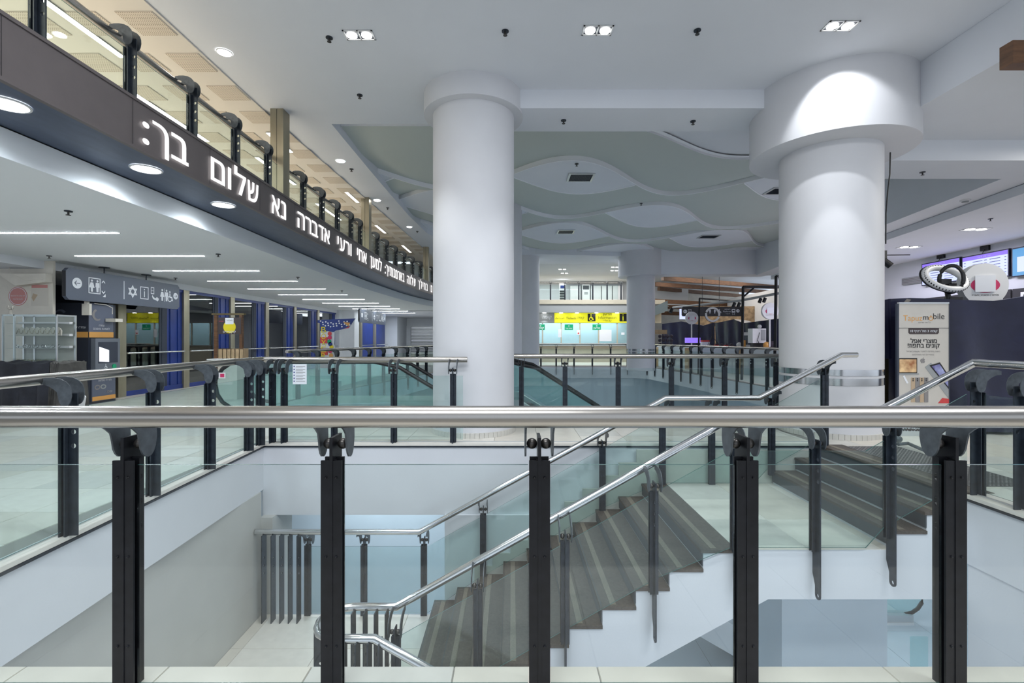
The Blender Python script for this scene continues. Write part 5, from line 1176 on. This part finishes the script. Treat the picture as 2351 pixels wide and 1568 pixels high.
bt_('Tapuz', 2098, 732, 44, 'orange', bold=.0); bt_('m', 2128, 730, 12, 'blackp'); bt_('bile', 2158, 726, 26, 'blackp')
x, z = bx(2140, 731); flat([circ(x, z, .032, 20), circ(x, z, .024, 20)[::-1]], fb, M['orange'], t, 'emblem'); flat([rect(x - .004, x + .004, z + .01, z + .045)], fb, M['orange'], t, 'emblem')
bt_('כל מה שחכם', 2125, 740, 28, 'grayp', True)
x0, z0 = bx(2066, 753); flat([rect(0, BW, z0 - .004, z0 + .002)], fb, M['blackp'], t, 'line')
x0, z0 = bx(2088, 767); x1, z1 = bx(2158, 753); flat([[(x0, z1), (x1, z1), (x1, z0 + .02), (x1 - .02, z0), (x0 + .02, z0), (x0, z0 + .02)][::-1]], fb, M['brownp'], t, 'label_box')
bt_('קומה 3 מול רציף 10'.replace('10', '01'), 2123, 760.5, 62, 'print', True, .01, .005)
bt_('מוצרי אפל', 2123, 782, 60, 'blackp', True, .03); bt_('קונים בתפוז!', 2123, 795, 73, 'blackp', True, .03)
bt_('משווק מורשה למוצרי Apple בישראל'.replace('Apple', 'elppA'), 2122, 807, 78, 'grayp', True); bt_('במחירים הכי משתלמים', 2122, 814, 50, 'grayp', True)
# fruit emblem
x, z = bx(2121, 828); r = .036
flat([[(x - r * .5, z - r), (x - r * .9, z - r * .3), (x - r * .95, z + r * .35), (x - r * .5, z + r * .7), (x, z + r * .55), (x + r * .5, z + r * .7), (x + r * .85, z + r * .45), (x + r * .62, z + r * .1), (x + r * .65, z - r * .2), (x + r * .9, z - r * .4), (x + r * .5, z - r), (x, z - r * .85)]], fb, M['grayp'], t, 'emblem')
flat([[(x, z + r * .7), (x + r * .1, z + r * 1.1), (x + r * .4, z + r * 1.25), (x + r * .3, z + r * .85)]], fb, M['grayp'], t, 'emblem')
def q4(pts, mat, nm, t0=0, t1=.003): flat([[bx(*p) for p in pts]], fb, M[mat], t, nm, t0, t1)
q4([(2067, 858), (2108, 858), (2108, 822), (2067, 822)], 'blackp', 'laptop_picture'); q4([(2067, 855), (2106, 855), (2106, 825), (2067, 825)], 'phone', 'laptop_picture', .003, .005); q4([(2066, 861), (2112, 860), (2112, 857), (2066, 857)], 'silver', 'laptop_picture', .003, .005)
q4([(2126, 843), (2140, 833), (2180, 886), (2180, 915)], 'silver', 'tablet_picture'); q4([(2136, 839), (2160, 832), (2180, 862), (2180, 893)], 'blackp', 'tablet_picture', .003, .005); q4([(2141, 841), (2159, 836), (2179, 866), (2179, 888)], 'violet', 'tablet_picture', .005, .007)
for k, c in enumerate(('gold', 'grayp', 'gold', 'grayp')): q4([(2094 + 10 * k, 924), (2103 + 10 * k, 924), (2103 + 10 * k, 867), (2094 + 10 * k, 867)], c, 'phone_picture', .001 * k, .004 + .001 * k); [flat([circ(*bx(2098 + 10 * k, 870 + 4 * j), .010, 8)], fb, M['blackp'], t, 'phone_picture', .008, .009) for j in range(2)]
q4([(2075, 864), (2079, 862), (2088, 880), (2084, 881)], 'print', 'earbud_picture'); q4([(2156, 926), (2181, 926), (2181, 916), (2166, 914)], 'red', 'red_mark')
q4([(2066, 1004), (2181, 1004), (2181, 973), (2066, 973)], 'brownp', 'footer'); bt_('www.tapuzmobile.co.il', 2118, 983, 96, 'print', False, .02, .006); bt_('035-984-1000', 2104, 993, 66, 'print', False, .0, .006)
# ring lights and round sign on top of the stall
p = px_at(2169, 639, 7.6); t = ring_light(p, .0001, 'pair of crossed ring lights on a bendy arm above the navy tarpaulin', .001)
for c in list(t.children): bpy.data.objects.remove(c)
R1, R2 = .29, .19
MB().tube([(R1 * math.cos(2 * PI * i / 40), .15 * math.sin(2 * PI * i / 40), R2 * math.sin(2 * PI * i / 40) - .0) for i in range(41)], .05, 12, cap=False).build('ring', M['whitep'], t, True)
for i in range(44):
    A1 = 2 * PI * i / 44; c = Vector((R1 * math.cos(A1), .15 * math.sin(A1), R2 * math.sin(A1))); MB().ball((c.x * 1.12, c.y - .03, c.z * 1.14), .016, 6, 4, sx=.6).build('fin', M['rub'], t)
MB().tube([(R1 * 1.1 * math.cos(2 * PI * i / 40), .04 + .15 * math.sin(2 * PI * i / 40), R2 * 1.12 * math.sin(2 * PI * i / 40)) for i in range(41)], .026, 8, cap=False).build('back_shell', M['rub'], t, True)
MB().tube([(.03 + .10 * math.cos(2 * PI * i / 32), -.08 - .10 * math.cos(2 * PI * i / 32), -.02 + .21 * math.sin(2 * PI * i / 32)) for i in range(33)], .028, 10, cap=False).build('ring', M['rub'], t, True)
MB().tube([(.06 + .10 * math.cos(2 * PI * i / 32), -.06 - .10 * math.cos(2 * PI * i / 32), -.02 + .20 * math.sin(2 * PI * i / 32)) for i in range(33)], .016, 8, cap=False).build('light_strip', M['whitep'], t, True)
MB().box(-.14, .02, -.10, -.05, -.10, -.02).box(-.02, .1, -.1, -.03, -.16, -.09).build('phone_clamp', M['rub'], t)
MB().tube([(.04, 0, -.2), (.06, 0, -.34), (.02, 0, -.42), (.08, 0, -.50)], .035, 8).box(.04, .24, -.05, .05, -.44, -.30).build('bendy_arm', M['rub'], t, True)
p = px_at(2262, 653, 7.55); disc_sign(p, .335, 'large round white sign with a taped paper above the navy tarpaulin', yaw=-.12)
# side cabinet with brochures behind the column
t = thing('side_cabinet', 'dark wooden cabinet with a pale top, between the right column and the banner', 'cabinet', (px_at(2024, 0, 7.9).x, 7.9, 0))
MB().box(0, .42, 0, .5, 0, 1.24).build('body', M['brownwood'], t); MB().box(-.04, .44, -.03, .52, 1.24, 1.28).build('top', M['ply'], t); MB().tube([(.02, -.02, .25), (.40, -.02, .75)], .02, 6).build('brace', M['rub'], t)
t = thing('brochure_stand', 'white brochure stand with a black arm on the side cabinet', 'brochure stand', (px_at(2036, 0, 7.95).x, 7.95, 1.28))
MB().hexa([(0, 0, 0), (.18, 0, 0), (.18, .15, 0), (0, .15, 0)], [(-.06, .05, .42), (.12, .05, .42), (.12, .1, .42), (-.06, .1, .42)]).build('holder', M['whitep'], t)
flat([rect(-.02, .12, .1, .34)], frame((.01, -.004, 0), (1, 0, 0), (-.1, .1, 1)), M['pink'], t, 'leaflet'); MB().tube([(-.05, 0, .44), (.0, 0, .48), (.14, 0, .46)], .015, 8).build('arm', M['rub'], t, True)
# checker mat at the stair head
mt = thing('floor_mat', 'dark checker plate mat on the floor at the head of the stairs', 'mat', (0, 0, 0))
MB().box(4.34, 5.02, 4.55, 6.25, 0, .006).build('plate', M['matp'], mt)
dots = MB()
for i in range(17):
    for j in range(42):
        x, y = 4.36 + .04 * i, 4.57 + .04 * j; w_, h_ = (.016, .006) if (i + j) % 2 else (.006, .016)
        dots.add([(x - w_, y, .006), (x, y - h_, .006), (x + w_, y, .006), (x, y + h_, .006), (x, y, .0105)], [(0, 1, 4), (1, 2, 4), (2, 3, 4), (3, 0, 4)])
dots.build('lozenges', M['grayp'], mt, kind='stuff')
t = thing('umbrella', 'dark folded rod lying on the floor by the banner foot', 'rod', (0, 0, 0)); MB().tube([onz(2062, 1020, .05), onz(2085, 1018, .05), onz(2119, 1033, .04)], .022, 8).ball(tuple(onz(2062, 1008, .06)), .05).build('rod', M['brk'], t, True)
